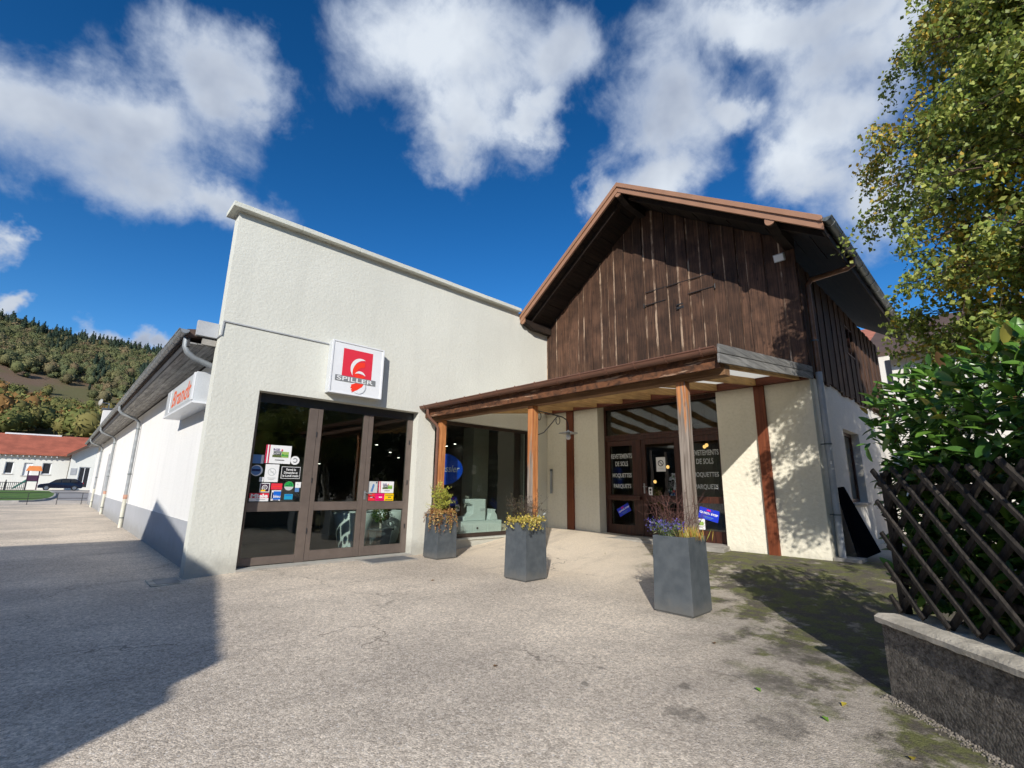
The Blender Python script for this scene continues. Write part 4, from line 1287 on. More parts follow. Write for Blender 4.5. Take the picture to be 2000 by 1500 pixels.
# entrance door set
DX = 10.58
Fm = MB()
for (ya, za, yb, zb) in ((7.43, .305, 7.487, 3.657), (4.293, .305, 4.355, 3.657), (4.357, 3.56, 7.428, 3.657), (4.357, 2.72, 7.428, 2.86), (5.22, .36, 5.30, 2.718)):
    Fm.box(DX, ya, za, DX + .09, yb, zb)
door = Fm.build('door_frame', 'doorwood', barn, bevel=.004)
MB().box(DX + .04, 4.356, 2.861, DX + .046, 7.429, 3.559).build('pane', 'glass_barn', door)
MB().box(DX - .02, 4.36, 2.825, DX - .001, 7.42, 2.865).build('drip_rail', 'doorwood', door)
for ya, yb, gy0, gy1, nm in ((6.395, 7.425, 6.65, 7.33, 'door_leaf'), (5.305, 6.385, 5.50, 6.27, 'door_leaf'), (4.36, 5.215, 4.43, 5.14, 'fixed_light')):
    mb = MB(); zl = .365 if nm == 'door_leaf' else .31
    zz0 = .60
    for b in ((ya, zl, gy0, 2.715), (gy1, zl, yb, 2.715), (gy0, 2.58, gy1, 2.715), (gy0, 1.19, gy1, 1.335), (gy0, zl, gy1, zz0)):
        mb.box(DX + .012, b[0] + .0005, b[1], DX + .078, b[2] - .0005, b[3])
    lf = mb.build(nm, 'doorwood', barn, bevel=.004)
    for z0, z1 in ((zz0, 1.19), (1.335, 2.58)):
        MB().box(DX + .04, gy0 + .001, z0 + .001, DX + .046, gy1 - .001, z1 - .001).build('pane', 'glass_barn', lf)

    def BP(yl, z0, yr, z1):
        p = Print((DX + .0395, yl, z0), (0, -1, 0), (0, 0, 1), (-1, 0, 0)); p.w = yl - yr; p.h = z1 - z0
        return p
    if gy0 < 5 or gy0 > 6:
        cy = (gy0 + gy1) / 2; W2 = gy1 - gy0
        for txt, z, wd in (('REVETEMENTS', 2.315, .93), ('DE SOLS', 2.12, .56), ('MOQUETTES', 1.815, .84), ('PARQUETS', 1.545, .76)):
            p = BP(cy + W2 / 2, z - .06, cy - W2 / 2, z + .06); p.text(txt, W2 / 2, .06, W2 * wd, .125, 'letter_grey', .022); p.build('lettering', lf)
        p = BP(gy1, .62, gy0, 1.16)
        rt_ = R(28) if gy0 > 6 else R(-13)
        cx_, cz_ = (.36, .34) if gy0 > 6 else (.36, .33)
        ca, sa = math.cos(rt_), math.sin(rt_)
        hw, hh = (.19, .105) if gy0 > 6 else (.225, .125)
        p.slab([(cx_ + a * ca - b * sa, cz_ + a * sa + b * ca) for a, b in ((-hw, -hh), (hw, -hh), (hw, hh), (-hw, hh))], 'royal_print', .002)
        p.text('QUICK STEP', cx_ + .01 * sa, cz_ + .015, hw * 1.85, hh * .42, 'white_print', .045, 0, rt_)
        for (a0, b0, a1, b1, m_) in ((-.25, .52, .12, .8, 'pink_print'), (-.5, -.55, .5, -.42, 'steelblue_print'), (-.35, -.75, .35, -.66, 'steelblue_print')):
            p.poly([(cx_ + a_ * hw * ca - b_ * hh * sa, cz_ + a_ * hw * sa + b_ * hh * ca) for a_, b_ in ((a0, b0), (a1, b0), (a1, b1), (a0, b1))], m_)
        p.build('sticker', lf, 'blue diagonal flooring sticker with white lettering')
        if gy0 < 5:
            p = BP(5.12, .62, 4.88, .85); p.slab([(0, .01), (.01, 0), (.23, 0), (.24, .01), (.24, .22), (.23, .23), (.01, .23), (0, .22)], 'white_print', .004); p.rect(.04, .09, .12, .15, 'olive_print'); p.rect(.12, .09, .21, .17, 'lime_print', False); p.rect(.06, .05, .18, .065, 'grey_print', False); p.rect(.04, .165, .15, .195, 'violet_print'); p.build('sticker', lf, 'small white certification sticker')
    else:
        p = BP(6.0, 1.905, 5.755, 2.25); plain(p, 'white_print'); p.ring(.122, .20, .058, .075, 'black_print'); p.poly([(.07, .245), (.08, .256), (.175, .156), (.165, .145)], 'black_print'); p.rect(.095, .192, .15, .207, 'grey_print'); p.rect(.05, .06, .2, .07, 'pale_print'); p.build('sticker', lf, 'white no smoking notice')
        p = BP(6.24, 1.34, 6.14, 1.53); plain(p, 'white_print'); p.ell(.05, .13, .03, .03, 'black_print'); p.rect(.03, .03, .07, .08, 'grey_print'); p.build('sticker', lf)
        mb = MB(); mb.box(DX - .004, 6.315, 1.38, DX + .011, 6.35, 1.62); mb.tube([(DX - .002, 6.332, 1.54), (DX - .055, 6.332, 1.54), (DX - .06, 6.22, 1.54)], .01, 8); mb.build('handle', 'galv', lf, smooth='auto')
MB().box(DX - .09, 6.42, 1.225, DX + .01, 7.36, 1.30).build('push_bar', 'doorwood', barn, bevel=.01)
mb = MB(); mb.hexa([(9.78, 4.15, .2), (10.57, 4.15, .2), (10.57, 7.62, .2), (9.78, 7.62, .2)], [(9.78, 4.15, .345), (10.57, 4.31, .358), (10.57, 7.47, .358), (9.78, 7.62, .345)]); mb.build('door_step', 'concrete', barn, bevel=.01)
mb = MB()
for b in ((12.45, 1.25, 12.53, 2.86), (13.92, 1.25, 14.0, 2.86), (12.53, 2.78, 13.92, 2.86), (12.53, 1.25, 13.92, 1.33), (13.2, 1.33, 13.27, 2.78)):
    mb.box(b[0] + .001, 2.60, b[1] + .001, b[2] - .001, 2.66, b[3] - .001)
o = mb.build('side_window', 'doorwood', barn)
MB().box(12.531, 2.625, 1.331, 13.919, 2.631, 2.779).build('pane', 'glass_barn', o)
MB().box(12.4, 2.40, 1.20, 14.05, 2.598, 1.248).build('window_sill', 'concrete', barn)
for i, (x, yy, zz) in enumerate(((12.5, 7.13, 1.70), (12.5, 6.71, 2.11), (12.5, 5.55, 2.66), (12.7, 5.70, 2.64))):
    t = thing('pendant_lamp', ('warm glowing round pendant lamp low behind the left of the brown doors', 'warm glowing pendant lamp behind the no smoking notice', 'warm chandelier bulb at the top of the right brown door pane', 'warm chandelier bulb beside the brighter bulb in the right brown door pane')[i], 'lamp', (x, yy, zz), 'warm lamps in the barn showroom')
    mb = MB(); mb.lathe((x, yy, zz), [(0, -.05), (.034, -.038), (.048, 0), (.034, .038), (0, .05)], 12); mb.build('bulb', 'warm_glow', t, smooth=True)
    MB().tube([(x, yy, zz + .05), (x, yy, 3.7)], .005, 5).build('cord', 'frame_dark', t)
t = thing('floodlight', 'white square floodlight under the right slope of the plank gable', 'lamp', (10.25, 2.66, 6.2))
mb = MB(); mb.bar((10.02, 2.66, 6.15), (10.10, 2.66, 6.19), .20, .16, (0, 0, 1)); mb.build('housing', 'pipe_grey', t, bevel=.01)
mb = MB(); mb.bar((10.005, 2.66, 6.143), (10.018, 2.66, 6.149), .17, .13, (0, 0, 1)); mb.build('lens', 'signwhite', t)
MB().bar((10.08, 2.66, 6.25), (10.25, 2.66, 6.27), .03, .03).build('arm', 'iron', t)
t = thing('wall_tube', 'slim vertical metal tube fixed to cream plaster beside the inner corner', 'ash tube', (10.27, 9.12, 1.3))
MB().tube([(10.262, 9.12, 1.33), (10.262, 9.12, 1.98)], .035, 10).build('tube', 'galv', t, smooth='auto')
MB().tube([(10.262, 9.12, 1.95), (10.262, 9.12, 2.01)], .04, 10).build('cap', 'zinc_dark', t, smooth='auto')

# ------------------------------------------------------------------ porch roof
porch = thing('porch', 'lean-to timber porch on three posts with brown gutter across the barn front', 'porch', (6.3, 6, 0))
zr = lambda x: 3.13 + (x - 6.3) * .122
for (yy, m_) in ((8.95, 'post_a'), (6.05, 'post_b'), (3.08, 'post_c')):
    MB().box(6.23, yy - .07, gz(6.3, yy) - .02, 6.37, yy + .07, 2.968).build('post', m_, porch, bevel=.008)
MB().box(6.215, 2.44, 2.97, 6.385, 9.28, 3.128).build('beam', 'canopy_beam', porch, bevel=.006)
for yy in (2.62, 3.42, 4.22, 5.02, 5.82, 6.62, 7.42, 8.22, 9.0):
    mb = MB(); mb.hexa([(6.085, yy - .04, zr(6.085)), (10.138, yy - .04, zr(10.138)), (10.138, yy + .04, zr(10.138)), (6.085, yy + .04, zr(6.085))], [(6.085, yy - .04, zr(6.085) + .145), (10.138, yy - .04, zr(10.138) + .145), (10.138, yy + .04, zr(10.138) + .145), (6.085, yy + .04, zr(6.085) + .145)])
    mb.build('rafter', 'glulam', porch, bevel=.004)
MB().box(10.14, 2.46, 3.60, 10.296, 9.27, 3.765).build('wall_beam', 'redbeam', porch, bevel=.005)
ys = [2.42, 3.42, 4.22, 5.02, 5.82, 6.62, 7.42, 8.22, 9.29]
for ya, yb in zip(ys, ys[1:]):
    mb = MB(); e_ = .003
    mb.hexa([(5.99, ya + e_, zr(5.99) + .148), (10.24, ya + e_, zr(10.24) + .148), (10.24, yb - e_, zr(10.24) + .148), (5.99, yb - e_, zr(5.99) + .148)], [(5.99, ya + e_, zr(5.99) + .17), (10.24, ya + e_, zr(10.24) + .17), (10.24, yb - e_, zr(10.24) + .17), (5.99, yb - e_, zr(5.99) + .17)])
    mb.build('roof_panel', 'opal_roof', porch)
MB().box(6.035, 2.43, 3.03, 6.07, 9.285, 3.225).build('eaves_board', 'eaves_peeled', porch, bevel=.004)
g = half_gutter((5.945, 2.41, 3.275), (5.945, 9.285, 3.275), .078, (-1, 0, 0), 'gutter', 'brown_metal', porch)
for i in range(14):
    clip((5.945, 2.6 + i * .5, 3.275), .078, (-1, 0, 0), 'brown_metal', g)
mb = MB(); mb.hexa([(5.9, 2.42, zr(5.9) + .172), (6.5, 2.42, zr(6.5) + .172), (6.5, 9.285, zr(6.5) + .172), (5.9, 9.285, zr(5.9) + .172)], [(5.9, 2.42, zr(5.9) + .18), (6.5, 2.42, zr(6.5) + .18), (6.5, 9.285, zr(6.5) + .18), (5.9, 9.285, zr(5.9) + .18)]); mb.build('drip_edge', 'brown_metal', porch)
for a0, a1, yo in ((.115, .235, 2.372), (-.015, .108, 2.378)):
    mb = MB(); mb.hexa([(5.93, yo, zr(5.93) + a0), (10.29, yo, zr(10.29) + a0), (10.29, yo + .03, zr(10.29) + a0), (5.93, yo + .03, zr(5.93) + a0)], [(5.93, yo, zr(5.93) + a1), (10.29, yo, zr(10.29) + a1), (10.29, yo + .03, zr(10.29) + a1), (5.93, yo + .03, zr(5.93) + a1)])
    mb.build('end_board', 'greyfascia', porch, bevel=.004)
mb = MB(); mb.tube([(5.945, 9.05, 3.20), (5.945, 9.05, 3.10), (5.98, 9.04, 3.02), (6.15, 8.98, 2.86), (6.185, 8.96, 2.78), (6.185, 8.96, .06)], .034, 10); mb.build('downpipe', 'brown_metal', porch, smooth='auto')

# wrought iron bracket lamp on the middle post
t = thing('bracket_lamp', 'wrought-iron bracket lamp with flat round hood on the middle porch post', 'lamp', (6.37, 6.05, 2.8))
mb = MB()
mb.tube([(6.375, 6.05, 2.90), (6.8, 6.05, 2.885), (7.15, 6.05, 2.86), (7.27, 6.05, 2.82), (7.32, 6.05, 2.74), (7.325, 6.05, 2.60)], .012, 8)
mb.tube([(6.375, 6.05, 2.47), (6.46, 6.05, 2.45), (6.6, 6.05, 2.50), (6.85, 6.05, 2.72), (7.0, 6.05, 2.86)], .010, 8)
mb.tube([(7.0 + .085 * math.cos(a) * (1 - .04 * i), 6.05, 2.77 + .10 * math.sin(a) * (1 - .04 * i)) for i, a in enumerate([R(90 - 24 * i) for i in range(14)])], .008, 7)
mb.tube([(6.47 + .06 * math.cos(a) * (1 - .03 * i), 6.05, 2.80 + .075 * math.sin(a)) for i, a in enumerate([R(100 - 26 * i) for i in range(11)])], .008, 7)
mb.bar((6.376, 6.05, 2.42), (6.376, 6.05, 2.94), .03, .008, (1, 0, 0)); mb.build('bracket', 'iron', t, smooth='auto')
mb = MB(); mb.lathe((7.325, 6.05, 2.555), [(.02, .06), (.03, .035), (.19, .0), (.19, -.008), (.03, .02), (.0, .02)], 22); mb.build('hood', 'galv', t, smooth=True)
mb = MB(); mb.lathe((7.325, 6.05, 2.45), [(0, -.03), (.035, -.02), (.05, .02), (.04, .07), (.035, .12), (0, .12)], 14); mb.build('bulb', 'opal', t, smooth=True)

# ------------------------------------------------------------------ planters and their plants


def planter(cx, cy, label, rot=0.0):
    t = thing('planter', label, 'planter', (cx, cy, gz(cx, cy)), 'grey planters in front of the porch posts')
    z0 = gz(cx, cy); H = .90
    ca, sa = math.cos(rot), math.sin(rot)
    ring = lambda h, z: [(cx + (a * ca - b * sa) * h, cy + (a * sa + b * ca) * h, z) for a, b in ((-1, -1), (1, -1), (1, 1), (-1, 1))]
    mb = MB(); rs = [ring(.235, z0 + .0), ring(.235, z0 + .022), ring(.252, z0 + .022), ring(.236, z0 + H), ring(.216, z0 + H), ring(.216, z0 + H - .10)]
    vs = sum(rs, []); fs = [(3, 2, 1, 0)]
    for i in range(5):
        fs += [(i * 4 + k, i * 4 + (k + 1) % 4, (i + 1) * 4 + (k + 1) % 4, (i + 1) * 4 + k) for k in range(4)]
    mb.add(vs, fs); mb.build('box', 'planter_grey', t, bevel=.005)
    mb = MB(); mb.add(ring(.2155, z0 + H - .05), [(0, 1, 2, 3)]); mb.build('soil', 'soil', t)
    return z0 + H


z1 = planter(6.15, 8.62, 'tall grey planter by the white wall, filled with orange trailing creeper')
z2 = planter(5.89, 5.81, 'tall grey planter in the middle, with yellow creeper and silver leaves')
z3 = planter(5.87, 3.05, 'nearest tall grey planter, with violet flowers and bare red twigs')


def stems(name, base, n, h, spread, mat, parent, r=.005, seed=1, fork=0, rise=.5):
    rr = random.Random(seed); mb = MB(); tips = []
    for i in range(n):
        a = rr.uniform(0, 2 * math.pi); l = h * rr.uniform(.6, 1.1); s_ = spread * rr.uniform(.2, 1)
        p0 = Vector(base) + Vector((math.cos(a) * s_ * .25, math.sin(a) * s_ * .25, 0)); pts_ = [p0]
        for q_ in (.35, .7, 1.0):
            pts_.append(p0 + Vector((math.cos(a + rr.uniform(-.4, .4)) * s_ * q_, math.sin(a + rr.uniform(-.4, .4)) * s_ * q_, l * q_ ** (1 - rise * .3))))
        mb.tube(pts_, [r, r * .8, r * .6, r * .35], 4, cap=False); tips.append(pts_)
        for f_ in range(fork):
            b = pts_[rr.choice((1, 2))]; d = Vector((rr.uniform(-1, 1), rr.uniform(-1, 1), rr.uniform(-.2, 1))).normalized() * h * rr.uniform(.2, .5)
            m_ = b + d * .5 + Vector((rr.uniform(-.04, .04), rr.uniform(-.04, .04), rr.uniform(-.04, .04)))
            mb.tube([b, m_, b + d], [r * .55, r * .42, r * .25], 3, cap=False); tips.append([b, m_, b + d])
    mb.build(name, mat, parent)
    return tips


def along(tips, n, jit, seed=3):
    rr = np.random.default_rng(seed); out = []
    for _ in range(n):
        t_ = tips[rr.integers(len(tips))]; i = rr.integers(len(t_) - 1); f_ = rr.random()
        out.append(np.array(t_[i]) * (1 - f_) + np.array(t_[i + 1]) * f_ + rr.normal(0, jit, 3))
    return np.array(out)


def plant(name, label, loc):
    return thing(name, label, 'plant', loc)


def creeper(t, cx, cy, z, pal, n, hang, seed, front=None, size=.03):
    """low mat of small leaves over the rim with strands hanging down the outside"""
    rr = np.random.default_rng(seed)
    P = np.stack([cx + rr.uniform(-.25, .25, n), cy + rr.uniform(-.25, .25, n), z + np.abs(rr.normal(0, .045, n)) - .01], 1)
    if front is not None:
        P = P[(P[:, 0] - cx) * front[0] + (P[:, 1] - cy) * front[1] > -.06]
    S = []; mb = MB()
    for k in range(hang):
        sd_ = rr.integers(0, 3); u = rr.uniform(-.24, .24)
        if sd_ == 0:
            b = np.array([cx - .262, cy + u, z]); o_ = np.array([-1, 0, 0])
        elif sd_ == 1:
            b = np.array([cx + u, cy - .262, z]); o_ = np.array([0, -1, 0])
        else:
            b = np.array([cx - .26, cy - .26, z]) + rr.normal(0, .06, 3) * np.array([1, 1, 0]); b[0] = min(b[0], cx - .262); o_ = np.array([-.7, -.7, 0])
        L = rr.uniform(.08, .42) * (1 if seed < 50 else .35)
        path = [b - o_ * .08 + np.array([0, 0, .02])] + [b + o_ * (.015 + .02 * q_) + np.array([rr.normal(0, .015), rr.normal(0, .015), -L * q_]) for q_ in (.1, .4, .7, 1.0)]
        mb.tube(path, .003, 3, cap=False)
        for q_ in np.linspace(0, 1, int(8 + L * 60)):
            i = min(int(q_ * 4), 3); f_ = q_ * 4 - i
            S.append(path[i] * (1 - f_) + path[i + 1] * f_ + rr.normal(0, .012, 3))
    P = np.concatenate([P, np.array(S)])
    mb.build('stem', 'twig', t)
    v, f, c = leaves(P, size, size * .8, pick(pal, len(P), rr), None, .2, rr)
    link('foliage', np_mesh('foliage', v, f, 'leaf', c), t, kind='stuff')


t = plant('creeper', 'orange-brown trailing creeper hanging over the planter by the white wall', (6.15, 8.62, z1))
creeper(t, 6.15, 8.62, z1 + .03, [(.42, .20, .07), (.50, .28, .10), (.36, .13, .06), (.60, .44, .16), (.48, .36, .10)], 650, 30, 11, size=.034)
t = plant('shrub', 'upright yellow-green evergreen shrub in the planter by the white wall', (6.15, 8.62, z1))
tp = stems('stem', (6.14, 8.62, z1 - .06), 26, .60, .24, 'twig', t, .006, 5, 1)
P = along(tp, 3000, .02, 6); v, f, c = leaves(P, .036, .015, pick([(.50, .50, .08), (.60, .56, .11), (.34, .40, .07), (.44, .46, .08)], len(P)), np.tile([[0, 0, .9]], (len(P), 1)), .2); link('foliage', np_mesh('foliage', v, f, 'leaf', c), t, kind='stuff')
t = plant('creeper', 'yellow-leaved creeping plant spilling over the middle planter', (5.8, 5.75, z2))
creeper(t, 5.87, 5.79, z2 + .03, [(.58, .48, .09), (.64, .55, .16), (.46, .38, .06), (.60, .42, .12)], 900, 14, 61, (-.7, -.7), size=.036)
t = plant('shrub', 'dark wiry small-leaved shrub in the middle planter', (5.88, 5.85, z2))
tp = stems('stem', (5.88, 5.85, z2 - .06), 34, .50, .36, 'twig', t, .003, 9, 3)
P = along(tp, 1500, .012, 7); v, f, c = leaves(P, .018, .012, pick([(.055, .055, .03), (.09, .085, .04), (.05, .035, .025), (.14, .12, .06)], len(P))); link('foliage', np_mesh('foliage', v, f, 'leaf', c), t, kind='stuff')
t = plant('silver_plant', 'pale silver-leaved plant at the right of the middle planter', (6.03, 5.68, z2))
tp = stems('stem', (6.04, 5.68, z2 - .05), 7, .17, .12, 'twig', t, .004, 12)
P = along(tp, 26, .015, 8); v, f, c = leaves(P, .10, .032, pick([(.5, .55, .53), (.38, .44, .42)], len(P)), np.tile([[.5, -.3, .6]], (len(P), 1)), .15); link('foliage', np_mesh('foliage', v, f, 'leaf', c), t, kind='stuff')
t = plant('flowers', 'violet-flowered bedding plant at the left of the nearest planter', (5.78, 3.15, z3))
tp = stems('stem', (5.76, 3.14, z3 - .05), 44, .20, .20, 'twig', t, .002, 14)
P = along(tp, 700, .02, 9); v, f, c = leaves(P, .05, .010, pick([(.10, .20, .05), (.16, .27, .08), (.24, .30, .12), (.36, .38, .22)], len(P)), np.tile([[-.1, .1, .8]], (len(P), 1)), .15); link('foliage', np_mesh('foliage', v, f, 'leaf', c), t, kind='stuff')
P = np.array([q_[-1] for q_ in tp]); P = np.concatenate([P + nrng.normal(0, .018, P.shape) for _ in range(9)]); v, f, c = leaves(P, .022, .020, pick([(.13, .11, .42), (.20, .17, .52), (.10, .08, .34)], len(P))); link('blossom', np_mesh('blossom', v, f, 'leaf', c), t, kind='stuff')
t = plant('grass_tuft', 'yellow and orange grass tuft at the right of the nearest planter', (5.9, 2.92, z3))
rr = np.random.default_rng(31); mb = MB()
P = np.stack([5.86 + rr.normal(0, .055, 260), 2.90 + rr.normal(0, .07, 260), np.full(260, z3 - .05)], 1)
ax = rr.normal(0, .22, (260, 3)); ax[:, 2] = 1
v, f, c = leaves(P, .17, .010, pick([(.55, .42, .08), (.60, .30, .08), (.36, .38, .08), (.62, .52, .2)], 260, rr), ax, .15, rr, .12); link('blade', np_mesh('blade', v, f, 'leaf', c), t, kind='stuff')
t = plant('bare_shrub', 'tangle of bare reddish twigs behind the flowers in the nearest planter', (5.95, 3.12, z3))
stems('stem', (5.95, 3.12, z3 - .06), 34, .58, .46, 'redtwig', t, .0034, 17, 4, .2)
t = plant('trailing_ivy', 'small green trailing sprig on the right side of the nearest planter', (6.1, 2.9, z3 - .2))
P = np.stack([6.125 + nrng.normal(0, .01, 60), 2.95 + nrng.normal(0, .03, 60), z3 - .30 + nrng.uniform(-.1, .14, 60)], 1); v, f, c = leaves(P, .035, .026, pick([(.13, .22, .05), (.3, .36, .12)], 60)); link('foliage', np_mesh('foliage', v, f, 'leaf', c), t, kind='stuff')

# ------------------------------------------------------------------ small things on the ground
t = thing('door_mat', 'grey mat set in a pale frame before the right-hand glazed doors', 'mat', (5.1, 8.95, .03))
MB().box(4.62, 8.66, -.02, 5.66, 9.24, .018).build('mat_frame', 'concrete', t, bevel=.003)
MB().box(4.68, 8.72, -.02, 5.60, 9.18, .024).build('rubber', 'matrubber', t)
t = thing('manhole_cover', 'rectangular cream inspection cover at the foot of the left corner', 'cover', (1.45, 9.3, 0))
mb = MB(); mb.box(1.28, 8.98, -.09, 1.70, 9.62, -.028); mb.build('frame', 'wallcap', t, bevel=.004)
MB().box(1.36, 9.06, -.08, 1.66, 9.54, -.022).build('lid', 'concrete', t, bevel=.003)
t = thing('leaning_board', 'large black board leaning on the barn side wall behind the downpipe', 'board', (12, 2.2, .27))
mb = MB(); mb.hexa([(10.80, 2.12, .26), (12.7, 2.12, .26), (12.7, 2.16, .26), (10.80, 2.16, .26)], [(10.80, 2.34, 1.55), (11.35, 2.34, 1.58), (11.35, 2.38, 1.58), (10.80, 2.38, 1.55)]); mb.build('panel', 'blackboard', t)
t = thing('stone_slab', 'flat grey stone slab under the foot of the barn downpipe', 'slab', (10.6, 2.3, .27))
MB().box(10.33, 2.02, .2, 10.78, 2.44, .325).build('slab', 'concrete', t, bevel=.012)
for i, (x, yy, m_) in enumerate(((4.06, 1.55, 0), (5.5, 1.35, 1), (4.25, 1.05, 2), (4.9, 2.25, 3), (5.9, 1.9, 1), (3.72, .62, 2), (3.9, 1.08, 0), (7.6, 7.4, 1), (4.6, 6.6, 3), (8.4, 6.0, 1), (2.9, 3.2, 3))):
    lab = ('bright green fallen leaf on sunlit asphalt left of the moss', 'pale fallen leaf in the hedge shadow right of the nearest planter', 'yellow fallen leaf below the garden wall end', 'brown fallen leaf just below the nearest planter', 'pale fallen leaf in the hedge shadow close to the wall',
           'yellow fallen leaf at the foot of the garden wall, nearest the camera', 'green fallen leaf by the mossy strip near the wall', 'pale fallen leaf on the paving under the porch', 'brown fallen leaf in front of the middle planter', 'pale fallen leaf before the brown barn doors', 'lone brown fallen leaf on the open asphalt at left')[i]
    cc = ((.22, .42, .06), (.46, .42, .24), (.62, .50, .06), (.26, .15, .07))[m_]
    L = .055; a = rng.uniform(0, 6.28); z = gz(x, yy) + .006
    e1 = np.array([math.cos(a), math.sin(a), 0]); e2 = np.array([-math.sin(a), math.cos(a), 0]); p0 = np.array([x, yy, z])
    vv = np.array([p0 - e1 * L * .6, p0 + e2 * L * .35 + [0, 0, .014], p0 + e1 * L * .6 + [0, 0, .008], p0 - e2 * L * .35 + [0, 0, .012], p0 + [0, 0, .002]])
    o = link('fallen_leaf', np_mesh('fallen_leaf', vv, np.array([(0, 1, 4), (1, 2, 4), (2, 3, 4), (3, 0, 4)]), 'leaf', np.tile([cc], (5, 1))))
    tag(o, lab, 'leaf', 'fallen leaves on the asphalt')
# ------------------------------------------------------------------ garden wall, lattice fence, laurel hedge, birch
W0 = Vector((4.70, .85, 0)); WD = Vector((-.7254, -.6884, 0)).normalized(); WN = Vector((-WD.y, WD.x, 0))
if WN.x < 0:
    WN = -WN


def wp(s_, off, z):
    return W0 + WD * s_ + WN * off + Vector((0, 0, z))


gw = thing('garden_wall', 'low dark rough-aggregate garden wall with pale concrete cap at the right', 'wall', tuple(W0))
mb = MB(); n = 40
ring = lambda s_: [wp(s_, .0, -.15), wp(s_, .34, -.15), wp(s_, .34, .503), wp(s_, .0, .503)]
L_ = 9.0
vs = []
for i in range(n + 1):
    vs += ring(L_ * i / n)
fs = [(0, 1, 2, 3), (n * 4 + 3, n * 4 + 2, n * 4 + 1, n * 4)]
for i in range(n):
    fs += [(i * 4 + k_, (i + 1) * 4 + k_, (i + 1) * 4 + (k_ + 1) % 4, i * 4 + (k_ + 1) % 4) for k_ in range(4)]
mb.add(vs, fs); mb.build('wall_body', 'wallcrumb', gw)
mb = MB(); vs = []
n = 150
for i in range(n + 1):
    s_ = -.03 + (L_ + .03) * i / n
    j = mnoise.noise((s_ * 9, 0, 1)) * .007; j2 = mnoise.noise((s_ * 14, 4, 1)) * .006
    vs += [wp(s_, -.028 + j, .505 + j2), wp(s_, .37, .505), wp(s_, .37, .562), wp(s_, .004 + j * .6, .562 + j2 * .25), wp(s_, -.03 + j, .540)]
fs = [(0, 1, 2, 3, 4), tuple(n * 5 + k_ for k_ in (4, 3, 2, 1, 0))]
for i in range(n):
    fs += [(i * 5 + k_, (i + 1) * 5 + k_, (i + 1) * 5 + (k_ + 1) % 5, i * 5 + (k_ + 1) % 5) for k_ in range(5)]
mb.add(vs, fs); mb.build('wall_cap', 'wallcap', gw, smooth='auto')
# crumbled gravel along the foot of the wall
rr = np.random.default_rng(5); V, F, nv = [], [], 0
for i in range(2200):
    s_ = rr.uniform(-.02, 3.5); off = -abs(rr.normal(0, .035)) - .002; r_ = rr.uniform(.003, .010)
    p_ = np.array(wp(s_, off, r_ * .35)); V.append(ICO * r_ * rr.uniform(.6, 1.2, 3) + p_); F.append(ICF + nv); nv += 12
o = link('gravel', np_mesh('gravel', np.concatenate(V), np.concatenate(F), 'gravelstone'))
tag(o, 'strip of crumbled gravel along the foot of the garden wall', 'gravel', kind='stuff')

fence = thing('lattice_fence', 'weathered dark lattice fence of crossed slats on the garden wall', 'fence', tuple(W0))
S0, S1, ZB, ZT, SLP = -.06, 4.6, .59, 1.64, 1.1


def slat(s_top, sign, off):
    """diagonal slat: leaves the top edge at s_top; sign +1 falls towards the camera"""
    ln = (ZT - ZB) / SLP
    a = (s_top, ZT + rng.uniform(-.005, .03)); b = (s_top + sign * ln, ZB + rng.uniform(-.02, .01))
    # trim at the fence's end post
    if sign > 0 and a[0] < S0:
        zz = ZT - (S0 - a[0]) * SLP; a = (S0, zz)
    if sign < 0 and b[0] < S0:
        zz = ZT - (a[0] - S0) * SLP; b = (S0, zz)
    if a[0] > S1 or b[0] < S0 or abs(a[0] - b[0]) < .08:
        return
    pa, pb = wp(a[0], off, a[1]), wp(b[0], off, b[1])
    d = (pb - pa).normalized(); nsd = WN; u_ = d.cross(nsd).normalized()
    mb = MB(); vs = []; n_ = 6; wv = rng.uniform(.024, .029)
    for i in range(n_ + 1):
        c_ = pa + (pb - pa) * i / n_ + nsd * rng.uniform(-.003, .003) + u_ * rng.uniform(-.003, .003)
        for q_ in range(6):
            t_ = math.pi * 2 * q_ / 6
            vs.append(c_ + u_ * (wv * math.cos(t_)) + nsd * (-.016 * max(math.sin(t_), -.4)))
    fs = [tuple(range(6)), tuple(reversed(range(n_ * 6, n_ * 6 + 6)))]
    for i in range(n_):
        fs += [(i * 6 + q_, i * 6 + (q_ + 1) % 6, (i + 1) * 6 + (q_ + 1) % 6, (i + 1) * 6 + q_) for q_ in range(6)]
    mb.add(vs, fs); mb.build('slat', 'fence_wood', fence)


s_ = -.93
while s_ < S1:
    slat(s_, 1, .14); s_ += .217 + rng.uniform(-.012, .012)
s_ = .05
while s_ < S1 + 1.0:
    slat(s_, -1, .178); s_ += .217 + rng.uniform(-.012, .012)
MB().bar(wp(S0 + .02, .225, .55), wp(S0 + .02, .225, 1.62), .06, .05, tuple(WN)).build('post', 'fence_wood', fence)
for sp in (1.9, 3.8):
    MB().bar(wp(sp, .235, .60), wp(sp, .235, 1.62), .06, .05, tuple(WN)).build('post', 'fence_wood', fence)
for zz in (1.50, .80):
    MB().bar(wp(S0, .232, zz), wp(S1, .232, zz), .045, .04, tuple(WN)).build('rail', 'fence_wood', fence)

hedge = thing('laurel_hedge', 'dense glossy cherry-laurel hedge rising behind the lattice fence', 'hedge', tuple(wp(1, .8, 0)))
hr_ = np.random.default_rng(77)


